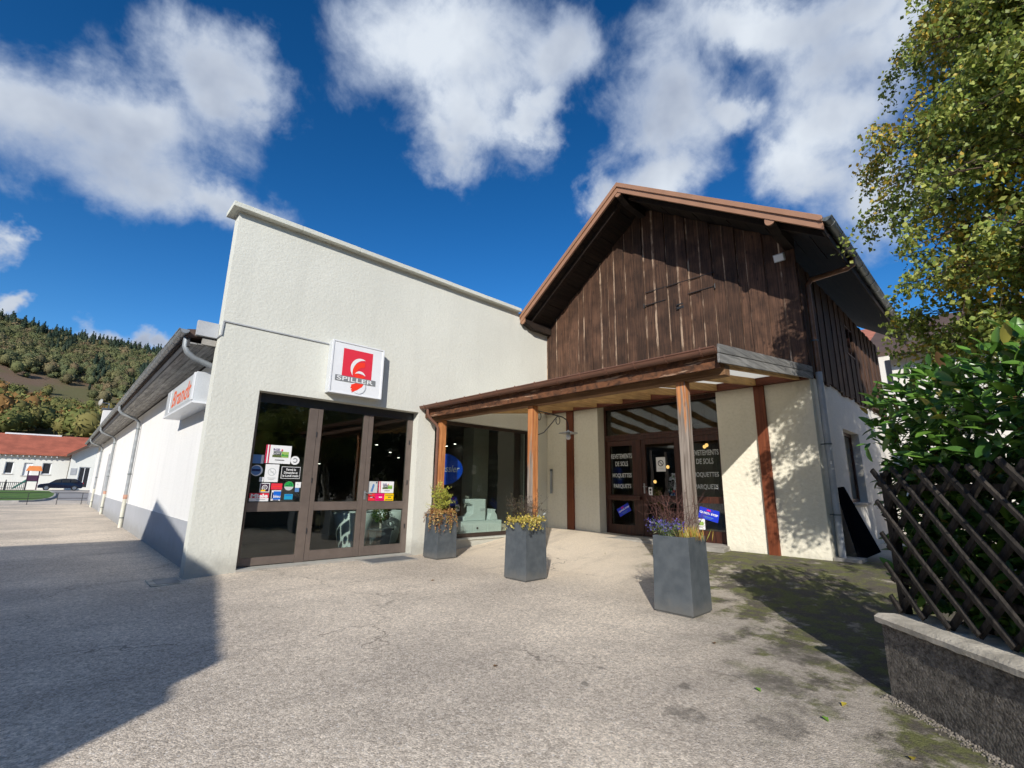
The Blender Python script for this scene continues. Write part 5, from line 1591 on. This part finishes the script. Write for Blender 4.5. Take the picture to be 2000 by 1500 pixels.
def laurel_leaf(L, W):
    """curved leaf with keel, 8 rows"""
    vs = []; n_ = 6
    for i in range(n_ + 1):
        t_ = i / n_; w_ = W * .5 * math.sin(math.pi * min(1, t_ * .93 + .035)) ** .75; z_ = -.18 * L * t_ * t_
        vs += [(L * t_, w_, z_ + w_ * .28), (L * t_, 0, z_), (L * t_, -w_, z_ + w_ * .28)]
    fs = []
    for i in range(n_):
        a = i * 3
        fs += [(a, a + 3, a + 4, a + 1), (a + 1, a + 4, a + 5, a + 2)]
    return np.array(vs), np.array(fs)


LV, LF = laurel_leaf(.122, .047)
PALL = [(.06, .15, .022), (.08, .18, .028), (.105, .22, .032), (.14, .27, .04), (.05, .12, .022)]
NL = 14500
# sample points in the hedge volume, denser at its faces
pts_ = []
while len(pts_) < NL:
    s_ = hr_.uniform(-.85, 2.6) if hr_.random() < .8 else hr_.uniform(2.6, 4.6); off = .22 + abs(hr_.normal(0, .42)) if hr_.random() < .7 else hr_.uniform(.25, 1.7); z = hr_.uniform(.62, 2.55)
    top = 2.34 + .16 * mnoise.noise((s_ * 1.7, off * 1.7, 0)) + .10 * mnoise.noise((s_ * 5, off * 5, 3)) - .10 * max(0, .45 - off) + .06 * sm((s_ - .2) / .9)
    end = -.05 - .58 * min(off - .25, .75) - (.10 if z < 1.7 else 0) + .14 * mnoise.noise((z * 2.4, off * 2.0, 7)) - .05 * sm((z - 1.2))
    if z > top or s_ < end or off > 1.7 or (z < 1.66 and off < .27):
        continue
    if z > 1.7:
        off -= .10 * hr_.random()
    pts_.append((s_, off, z))
for i in range(2600):      # dense skirt right behind the lattice
    pts_[i] = (hr_.uniform(-.16, 1.9), hr_.uniform(.27, .62), hr_.uniform(.6, 1.7))
pts_ = np.array(pts_)
worldp = np.array([tuple(wp(a, b, c)) for a, b, c in pts_])
out = np.tile(np.array(-WN), (NL, 1)) * .55 + np.array([0, 0, .35]) + rand_dirs(NL, hr_) * .75
topn = np.clip((pts_[:, 2] - 2.0) * 2, 0, 1)[:, None]; out += np.array([0, 0, .8]) * topn
endn = np.clip((-.05 - pts_[:, 0]) * 4, 0, 1)[:, None]; out += -np.array(WD)[None] * endn * .7
out /= np.linalg.norm(out, axis=1)[:, None]
tilt = rand_dirs(NL, hr_) * .6 + np.array([0, 0, 1]) + np.array(-WN) * .5
b_ = np.cross(tilt, out); b_ /= np.linalg.norm(b_, axis=1)[:, None] + 1e-9; c_ = np.cross(out, b_)
scl = hr_.choice([.55, .75, .95, 1.15], NL) * hr_.uniform(.85, 1.15, NL)
cols = pick(PALL, NL, hr_, .25)
yel = hr_.random(NL) < .03; cols[yel] = np.array([.26, .22, .05]); ded = hr_.random(NL) < .02; cols[ded] = np.array([.13, .075, .035])
# the leaves that show largest are objects of their own, the rest one mass
camd = np.linalg.norm(worldp - np.array([0, 0, 1.45]), axis=1)
vis = (pts_[:, 0] < 1.45) & (pts_[:, 1] < .62) & (pts_[:, 2] > 1.0)
score = np.where(vis, pts_[:, 1] * 2.0 + camd * .25 - pts_[:, 2] * .25, 99)
order = np.argsort(score)
solo = order[:300]; rest = order[300:]
leaf_meshes = []
for q_ in range(8):
    leaf_meshes.append(np_mesh('leaf', LV, LF, 'laurel', np.tile(np.array(PALL)[q_ % 5] * (1.0 if q_ < 5 else 1.35), (len(LV), 1)), True))
leaf_meshes.append(np_mesh('leaf', LV, LF, 'laurel', np.tile([(.28, .26, .045)], (len(LV), 1)), True))
for i in solo:
    o = bpy.data.objects.new('leaf', leaf_meshes[8] if yel[i] else leaf_meshes[int(hr_.integers(0, 8))])
    COL.objects.link(o); o.parent = hedge; o.matrix_parent_inverse = Matrix.Translation(-hedge.location)
    s3 = float(scl[i] * 1.08)
    o.matrix_basis = Matrix(((out[i, 0] * s3, b_[i, 0] * s3, c_[i, 0] * s3, worldp[i, 0]), (out[i, 1] * s3, b_[i, 1] * s3, c_[i, 1] * s3, worldp[i, 1]), (out[i, 2] * s3, b_[i, 2] * s3, c_[i, 2] * s3, worldp[i, 2]), (0, 0, 0, 1)))
m_ = len(LV)
vv = worldp[rest][:, None, :] + (out[rest][:, None, :] * LV[None, :, 0:1] + b_[rest][:, None, :] * LV[None, :, 1:2] + c_[rest][:, None, :] * LV[None, :, 2:3]) * scl[rest][:, None, None]
ff = LF[None] + (np.arange(len(rest)) * m_)[:, None, None]
link('leaf_mass', np_mesh('leaf_mass', vv.reshape(-1, 3), ff.reshape(-1, 4), 'laurel', np.repeat(cols[rest], m_, axis=0), True), hedge, kind='stuff')
mb = MB(); rb = random.Random(4)
for i in range(70):
    s_ = rb.uniform(-.25, 4.4); o_ = rb.uniform(.4, 1.4); p0 = wp(s_, o_, .1); p1 = p0 + Vector((rb.uniform(-.2, .2), rb.uniform(-.2, .2), 1.0)); p2 = p1 + Vector((rb.uniform(-.3, .3), rb.uniform(-.3, .3), rb.uniform(.6, 1.15)))
    mb.tube([p0, p1, p2], [.018, .012, .004], 5, cap=False)
mb.build('branch', 'twig', hedge)
link('hedge_soil', MB().hexa([wp(-.02, .38, .0), wp(4.8, .36, .0), wp(4.8, 2.4, .0), wp(-.6, 2.4, .0)], [wp(-.02, .38, .5), wp(4.8, .36, .5), wp(4.8, 2.4, .5), wp(-.6, 2.4, .5)]).mesh('hedge_soil', 'soil'), hedge)

# silver birch overhanging from the right
birch = thing('birch_tree', 'birch with small green and yellowing leaves overhanging from the right edge', 'tree', (9.0, -2.4, .1))
br = random.Random(12); bn = np.random.default_rng(12)
BC = np.array([8.1, -1.55, 5.5]); BR = np.array([2.9, 2.9, 4.3])
mb = MB(); mb.tube([(9.0, -2.4, -.1), (8.85, -2.25, 1.6), (8.6, -2.05, 3.7), (8.3, -1.75, 5.8), (8.15, -1.6, 8.1), (8.1, -1.55, 10.1)], [.17, .15, .125, .09, .05, .015], 12); mb.build('trunk', 'bark', birch, smooth=True)
trunk = [Vector(p_) for p_ in ((8.85, -2.25, 1.6), (8.6, -2.05, 3.7), (8.3, -1.75, 5.8), (8.15, -1.6, 8.1), (8.1, -1.55, 10.1))]
PB = [(.25, .32, .06), (.31, .37, .08), (.19, .26, .05), (.37, .41, .095), (.16, .22, .045), (.43, .44, .10)]
PY = [(.55, .38, .05), (.48, .35, .05), (.58, .44, .08)]
twigs = []
for i in range(176):
    k_ = br.uniform(.0, 3.95) if i % 2 else br.uniform(1.6, 3.6)
    if i > 123:
        k_ = br.uniform(.35, 1.2)
    a_ = int(k_); f_ = k_ - a_
    p0 = trunk[a_].lerp(trunk[min(a_ + 1, 4)], f_)
    az = br.uniform(0, 2 * math.pi) if i % 3 else br.uniform(1.6, 3.6); el = br.uniform(-.45, .8)
    if i > 123:
        az = br.uniform(1.3, 4.4); el = br.uniform(-.7, -.2)
    d = Vector((math.cos(az) * math.cos(el), math.sin(az) * math.cos(el), math.sin(el)))
    e_ = Vector([d[j] * BR[j] for j in range(3)])
    tgt = Vector(BC) + e_ * br.uniform(.72, .98); tgt.z = p0.z + (tgt.z - p0.z) * .45
    ln = (tgt - p0).length
    mx = 3.35 - .40 * max(0, p0.z - 3.8)
    if ln > mx:
        tgt = p0 + (tgt - p0) * (mx / ln)
    m1 = p0.lerp(tgt, .4) + Vector((0, 0, .28)); m2 = p0.lerp(tgt, .75) + Vector((0, 0, .2))
    lb = MB(); lb.tube([p0, m1, m2, tgt], [.035, .024, .013, .004], 6, cap=False); lb.build('limb', 'twig', birch)
    path = [p0, m1, m2, tgt]
    for j in range(17):
        q_ = br.uniform(.25, 1.0) * 3; a2 = min(int(q_), 2); b0 = path[a2].lerp(path[a2 + 1], q_ - a2)
        az2 = br.uniform(0, 6.28); dl = br.uniform(.35, .95)
        dv = Vector((math.cos(az2), math.sin(az2), br.uniform(-.25, .35))).normalized() * dl * .6
        twigs.append([b0, b0 + dv * .6 + Vector((0, 0, .05)), b0 + dv + Vector((0, 0, -.12 * dl)), b0 + dv * 1.2 + Vector((0, 0, -.45 * dl))])
tb = MB()
for tw in twigs:
    tb.tube(tw, [.006, .0045, .003, .0015], 3, cap=False)
tb.build('twigs', 'twig', birch, kind='stuff')
N = 215000
ti = bn.integers(0, len(twigs), N); q_ = bn.uniform(.15, 1, N) * 3; ai = np.minimum(q_.astype(int), 2); f_ = (q_ - ai)[:, None]
TW = np.array([[tuple(p_) for p_ in tw] for tw in twigs])
P = TW[ti, ai] * (1 - f_) + TW[ti, ai + 1] * f_ + bn.normal(0, .06, (N, 3))
cols = pick(PB, N, bn, .3)
yk = np.array([mnoise.noise((p_[0] * .9, p_[1] * .9, p_[2] * .9)) for p_ in TW[:, 1]])[ti]
yl = (bn.random(N) < .03) | ((yk > .30) & (bn.random(N) < .45))
cols[yl] = pick(PY, int(yl.sum()), bn, .3)
v, f, c = leaves(P, .062, .046, cols, np.tile([[0, 0, -.8]], (N, 1)), .12, bn)
link('crown', np_mesh('crown', v, f, 'leaf', c), birch, kind='stuff')

# ------------------------------------------------------------------ far street
hz0 = gz(0, 92)
fh = thing('far_house', 'long low white house with orange tiled roof at the end of the street', 'house', (-4, 92, hz0))
fnf = lambda u, v, d: (u, 92 + d, v)
FW = [(-5.0, 2.4, -4.2, 3.95), (-3.25, 2.2, -2.4, 3.9), (-1.45, 2.4, -.55, 3.95), (-8.6, 2.4, -7.8, 3.95), (-10.6, 2.4, -9.8, 3.95)]
wall((-16, 1.2), (hz0 - .3, 5.0), FW, fnf, 0, .3).build('front_wall', 'farplaster', fh)
for i, (x0, z0, x1, z1) in enumerate(FW):
    mb = MB(); y0 = 92.16
    for b in ((x0, z0, x0 + .1, z1), (x1 - .1, z0, x1, z1), (x0 + .1, z1 - .1, x1 - .1, z1), (x0 + .1, z0, x1 - .1, z0 + .1)):
        mb.box(b[0], y0, b[1], b[2], y0 + .06, b[3])
    w_ = mb.build('window', 'signwhite', fh)
    MB().box(x0 + .1, y0 + .02, z0 + .1, x1 - .1, y0 + .03, z1 - .1).build('pane', 'white_print' if i == 1 else 'frame_dark', w_)
    MB().box(x0 - .12, 91.93, z0 - .1, x1 + .12, 92.1, z0 - .01).build('sill', 'kerbstone', w_)
MB().box(-16, 92.31, hz0, 1.2, 102, 4.9).build('house_core', 'farplaster', fh)
mb = MB(); mb.hexa([(-16.5, 91.3, 4.85), (3.5, 91.3, 4.95), (3.5, 97, 7.9), (-16.5, 97, 7.75)], [(-16.5, 91.3, 5.0), (3.5, 91.3, 5.12), (3.5, 97, 8.1), (-16.5, 97, 7.95)]); mb.build('roof', 'tilefar', fh)
mb = MB(); mb.hexa([(-16.5, 97, 7.75), (3.5, 97, 7.9), (3.5, 103, 4.95), (-16.5, 103, 4.85)], [(-16.5, 97, 7.95), (3.5, 97, 8.1), (3.5, 103, 5.12), (-16.5, 103, 5.0)]); mb.build('roof', 'tilefar', fh)
MB().bar((-6.0, 96.9, 8.02), (-.2, 96.9, 8.07), .4, .2).build('ridge_flashing', 'signwhite', fh)
for i in range(26):
    MB().box(-14 + i * .55, 91.45, 4.70, -13.88 + i * .55, 91.99, 4.86).build('rafter_end', 'signwhite', fh)
# gabled wing towards us
fng = lambda u, v, d: (u, 89.5 + d, v)
wall((1.25, 9.5), (hz0 - .3, 5.1), [(2.3, .75, 3.5, 3.5)], fng, 0, .3).build('wing_wall', 'farplaster', fh)
mb = MB(); mb.hexa([(1.25, 89.5, 5.1), (9.5, 89.5, 5.1), (5.4, 89.5, 8.1)], [(1.25, 89.8, 5.1), (9.5, 89.8, 5.1), (5.4, 89.8, 8.1)]); mb.build('wing_gable', 'farplaster', fh)
for a, b in (((.75, 5.02), (5.4, 8.4)), ((10.0, 5.02), (5.4, 8.4))):
    mb = MB(); mb.hexa([(a[0], 88.7, a[1] - .12), (b[0], 88.7, b[1] - .12), (b[0], 99, b[1] - .12), (a[0], 99, a[1] - .12)], [(a[0], 88.7, a[1] + .12), (b[0], 88.7, b[1] + .12), (b[0], 99, b[1] + .12), (a[0], 99, a[1] + .12)]); mb.build('wing_roof', 'tilefar', fh)
    mb = MB(); mb.hexa([(a[0], 88.62, a[1] - .3), (b[0], 88.62, b[1] - .3), (b[0], 88.69, b[1] - .3), (a[0], 88.69, a[1] - .3)], [(a[0], 88.62, a[1] + .1), (b[0], 88.62, b[1] + .1), (b[0], 88.69, b[1] + .1), (a[0], 88.69, a[1] + .1)]); mb.build('barge_board', 'roof_brown', fh)
mb = MB()
for b in ((2.3, .76, 2.4, 3.49), (3.4, .76, 3.49, 3.49), (2.86, .76, 2.93, 3.49), (2.4, 3.4, 3.4, 3.49)):
    mb.box(b[0], 89.6, b[1], b[2], 89.68, b[3])
w_ = mb.build('glazed_door', 'signwhite', fh); MB().box(2.41, 89.63, .76, 3.39, 89.64, 3.4).build('pane', 'frame_dark', w_)
MB().box(1.45, 89.44, 2.4, 2.05, 89.49, 3.3).build('notice_board', 'pipe_grey', fh)

car = thing('parked_car', 'dark blue hatchback parked by the lawn in front of the far house', 'car', (.75, 85, gz(0, 85)))
cz = gz(0, 85)
side = [(-2.1, .30), (-2.12, .62), (-1.95, .78), (-1.15, .92), (-.55, 1.36), (.1, 1.50), (1.3, 1.48), (1.85, 1.12), (2.08, .95), (2.12, .45), (2.0, .28)]
mb = MB(); mb.hexa([(.75 + x_, 84.15 + .07 * (z_ > .95), cz + z_) for x_, z_ in side], [(.75 + x_, 85.85 - .07 * (z_ > .95), cz + z_) for x_, z_ in side]); mb.build('body', 'carpaint', car, bevel=.06)
for pw in ([(-.95, .98), (-.48, 1.36), (-.05, 1.44), (-.05, 1.0)], [(.02, 1.0), (.02, 1.45), (.8, 1.45), (.8, 1.0)], [(.88, 1.0), (.88, 1.44), (1.28, 1.41), (1.6, 1.08)]):
    mb = MB(); mb.hexa([(.75 + x_, 84.128, cz + z_) for x_, z_ in pw], [(.75 + x_, 84.2, cz + z_) for x_, z_ in pw]); mb.build('side_window', 'frame_dark', car)
for x_ in (-1.3, 1.32):
    for y_ in (84.14, 85.7):
        w_ = MB().tube([(.75 + x_, y_ - .02, cz + .32), (.75 + x_, y_ + .18, cz + .32)], .32, 18).build('wheel', 'tyre', car, smooth='auto')
        MB().tube([(.75 + x_, y_ - .03, cz + .32), (.75 + x_, y_ + .02, cz + .32)], .2, 14).build('rim', 'rim', w_)
MB().box(2.80, 84.25, cz + .75, 2.88, 84.5, cz + 1.0).build('tail_light', 'red_print', car)
MB().box(-1.35, 84.2, cz + .62, -1.22, 84.5, cz + .76).build('headlight', 'signwhite', car)
pl_ = thing('play_house', 'small playground tower with orange roof and green slide before the far house', 'play equipment', (-2.0, 86.5, gz(0, 86)))
pz = gz(0, 86)
for x_, y_ in ((-2.5, 86.2), (-1.5, 86.2), (-2.5, 87.2), (-1.5, 87.2)):
    MB().box(x_ - .05, y_ - .05, pz, x_ + .05, y_ + .05, 2.9).build('post', 'purple_plastic', pl_)
mb = MB(); mb.hexa([(-2.75, 85.9, 2.75), (-1.25, 85.9, 2.75), (-1.25, 87.5, 2.75), (-2.75, 87.5, 2.75)], [(-2.55, 86.69, 3.38), (-1.45, 86.69, 3.38), (-1.45, 86.71, 3.38), (-2.55, 86.71, 3.38)]); mb.build('roof', 'orange_plastic', pl_)
MB().box(-2.5, 86.15, 1.5, -1.5, 86.19, 2.2).build('panel', 'purple_plastic', pl_); MB().box(-1.48, 86.2, 2.2, -1.44, 87.2, 2.6).build('panel', 'dishwhite', pl_)
MB().box(-2.5, 86.2, 1.42, -1.5, 87.2, 1.5).build('floor', 'green_plastic', pl_)
mb = MB(); mb.hexa([(-3.6, 86.4, pz + .1), (-2.5, 86.4, 1.42), (-2.5, 86.9, 1.42), (-3.6, 86.9, pz + .1)], [(-3.6, 86.4, pz + .32), (-2.5, 86.4, 1.75), (-2.5, 86.9, 1.75), (-3.6, 86.9, pz + .32)]); mb.build('slide', 'green_plastic', pl_)
pf = thing('picket_fence', 'dark low paling fence in front of the far house', 'fence', (-6, 84, gz(0, 84)))
fz = gz(0, 84)
for i in range(64):
    MB().box(-13 + i * .165, 83.98, fz, -12.945 + i * .165, 84.01, fz + 1.0).build('paling', 'iron', pf)
for zz in (.25, .9):
    MB().box(-13, 84.012, fz + zz, -2.4, 84.05, fz + zz + .06).build('rail', 'iron', pf)
for x_ in (-12, -8.2, -4.15, -2.45):
    MB().box(x_ - .05, 84.0, fz, x_ + .05, 84.1, fz + 1.25).build('post', 'iron', pf)
ra = thing('metal_railing', 'thin dark metal railing along the edge of the yard before the lawn', 'railing', (-1, 43, 0))
for zz in (.74, .40):
    MB().tube([(-9, 43, zz), (1.8, 43, zz)], .018, 6).build('rail', 'iron', ra)
for x_ in (-7.6, -5.4, -3.2, -1.0, .35, 1.55):
    MB().tube([(x_, 43, -.05), (x_, 43, .75)], .018, 6).build('post', 'iron', ra)

# houses to the right behind the barn
nh = thing('neighbour_house', 'cream house with brown eaves glimpsed between barn and birch', 'house', (30, -3, 0))
wall((-9, 3.0), (-.2, 7.4), [(-6.5, 3.8, -5.2, 5.4), (-3, 3.8, -1.7, 5.4), (.2, 3.8, 1.5, 5.4)], lambda u, v, d: (26 + d, u, v), 0, .3).build('front_wall', 'neighplaster', nh)
MB().box(26.31, -9, -.2, 38, 3.0, 7.4).build('house_core', 'neighplaster', nh)
for ya in (-6.5, -3, .2):
    w_ = MB().box(26.12, ya, 3.8, 26.2, ya + 1.3, 5.4).build('window', 'frame_dark', nh)
mb = MB(); mb.hexa([(25.2, -9.8, 7.3), (32, -9.8, 10.4), (32, 3.9, 10.4), (25.2, 3.9, 7.3)], [(25.2, -9.8, 7.5), (32, -9.8, 10.6), (32, 3.9, 10.6), (25.2, 3.9, 7.5)]); mb.build('roof', 'roof_brown', nh)
mb = MB(); mb.hexa([(32, -9.8, 10.4), (38.8, -9.8, 7.3), (38.8, 3.9, 7.3), (32, 3.9, 10.4)], [(32, -9.8, 10.6), (38.8, -9.8, 7.5), (38.8, 3.9, 7.5), (32, 3.9, 10.6)]); mb.build('roof', 'roof_brown', nh)
rh = thing('red_roof_house', 'tall house with red tiled roof far behind the barn ridge', 'house', (46, 4, 0))
MB().box(44, 3.5, 0, 56, 12, 12.6).build('wall', 'neighplaster', rh)
mb = MB(); mb.hexa([(42.8, 2.6, 12.4), (57, 2.6, 12.4), (57, 13, 12.4), (42.8, 13, 12.4)], [(49.5, 6, 15.6), (50.5, 6, 15.6), (50.5, 9, 15.6), (49.5, 9, 15.6)]); mb.build('roof', 'roof_red', rh)
for yy in (4.2, 6.6, 9):
    MB().box(43.94, yy, 9.5, 43.99, yy + 1.2, 11.3).build('window', 'frame_dark', rh)

# ------------------------------------------------------------------ the house across the yard whose shadow lies on the asphalt
SA = Vector((math.sin(SUN_AZ), math.cos(SUN_AZ), 0)); SC = Vector((math.cos(SUN_AZ), -math.sin(SUN_AZ), 0))


def W3(lat, a, z):
    return SC * lat + SA * a + Vector((0, 0, z))


oh = thing('opposite_house', 'gabled plaster house across the yard, behind the viewer to the left', 'house', tuple(W3(-10, -9, 0)))
gp = [(-2.78, -.1), (-2.78, 3.7), (-10.25, 8.05), (-17.6, 3.7), (-17.6, -.1)]
MB().hexa([W3(l_, -4.15, z_) for l_, z_ in gp], [W3(l_, -14, z_) for l_, z_ in gp]).build('wall', 'neighplaster', oh)
for l0, z0, l1, z1 in ((-2.98, 3.86, -10.25, 8.20), (-17.5, 3.86, -10.25, 8.20)):
    MB().hexa([W3(l0, -4.0, z0), W3(l1, -4.0, z1), W3(l1, -14.3, z1), W3(l0, -14.3, z0)], [W3(l0, -4.0, z0 + .12), W3(l1, -4.0, z1 + .12), W3(l1, -14.3, z1 + .12), W3(l0, -14.3, z0 + .12)]).build('roof', 'tilefar', oh)
    n = 22
    for i in range(n):
        f0 = (i + .1) / n; f1 = (i + .72) / n
        la, lb_, za, zb_ = l0 + (l1 - l0) * f0, l0 + (l1 - l0) * f1, z0 + (z1 - z0) * f0, z0 + (z1 - z0) * f1
        MB().hexa([W3(la, -4.05, za + .12), W3(lb_, -4.05, zb_ + .12), W3(lb_, -4.5, zb_ + .12), W3(la, -4.5, za + .12)], [W3(la, -4.05, za + .165), W3(lb_, -4.05, zb_ + .14), W3(lb_, -4.5, zb_ + .14), W3(la, -4.5, za + .165)]).build('verge_tile', 'tilefar', oh)
for l_ in (-14.5, -11.2, -7.4):
    w_ = MB().hexa([W3(l_, -4.13, 1.2), W3(l_ + 1.1, -4.13, 1.2), W3(l_ + 1.1, -4.2, 1.2), W3(l_, -4.2, 1.2)], [W3(l_, -4.13, 2.6), W3(l_ + 1.1, -4.13, 2.6), W3(l_ + 1.1, -4.2, 2.6), W3(l_, -4.2, 2.6)]).build('window', 'frame_dark', oh)

# ------------------------------------------------------------------ garden trees beyond the hedge (mirrored in the shop windows)
tr = np.random.default_rng(91)
for i, (x, yy, h, w, lab) in enumerate(((8, -12, 8.5, 2.7, 'dark broadleaf tree in the garden behind the hedge, nearest the birch'), (13, -10, 8, 2.6, 'round dark garden tree behind the hedge, second along'), (18, -11.5, 9.5, 2.9, 'tall dark garden tree behind the hedge, third along'), (23, -9.5, 8, 2.7, 'dark garden tree behind the hedge, fourth along'), (29, -11, 10, 3.2, 'large dark garden tree farthest along behind the hedge'), (3.5, -13.5, 8, 2.6, 'dark garden tree behind the hedge, at its road end'))):
    t = thing('garden_tree', lab, 'tree', (x, yy, 0), 'garden trees beyond the hedge')
    MB().tube([(x, yy, -.1), (x + .1, yy, h * .4), (x, yy + .1, h * .8)], [.2, .14, .04], 8).build('trunk', 'twig', t)
    n = 5200
    P = rand_dirs(n, tr) * (tr.uniform(.35, 1.0, n)[:, None] ** .6) * np.array([w, w, h * .46]) + np.array([x, yy, h * .52])
    P += tr.normal(0, .18, P.shape)
    v, f, c = leaves(P, .34, .22, pick([(.05, .07, .02), (.07, .085, .025), (.035, .055, .018)], n, tr), None, .2, tr)
    link('crown', np_mesh('crown', v, f, 'leaf', c), t, kind='stuff')
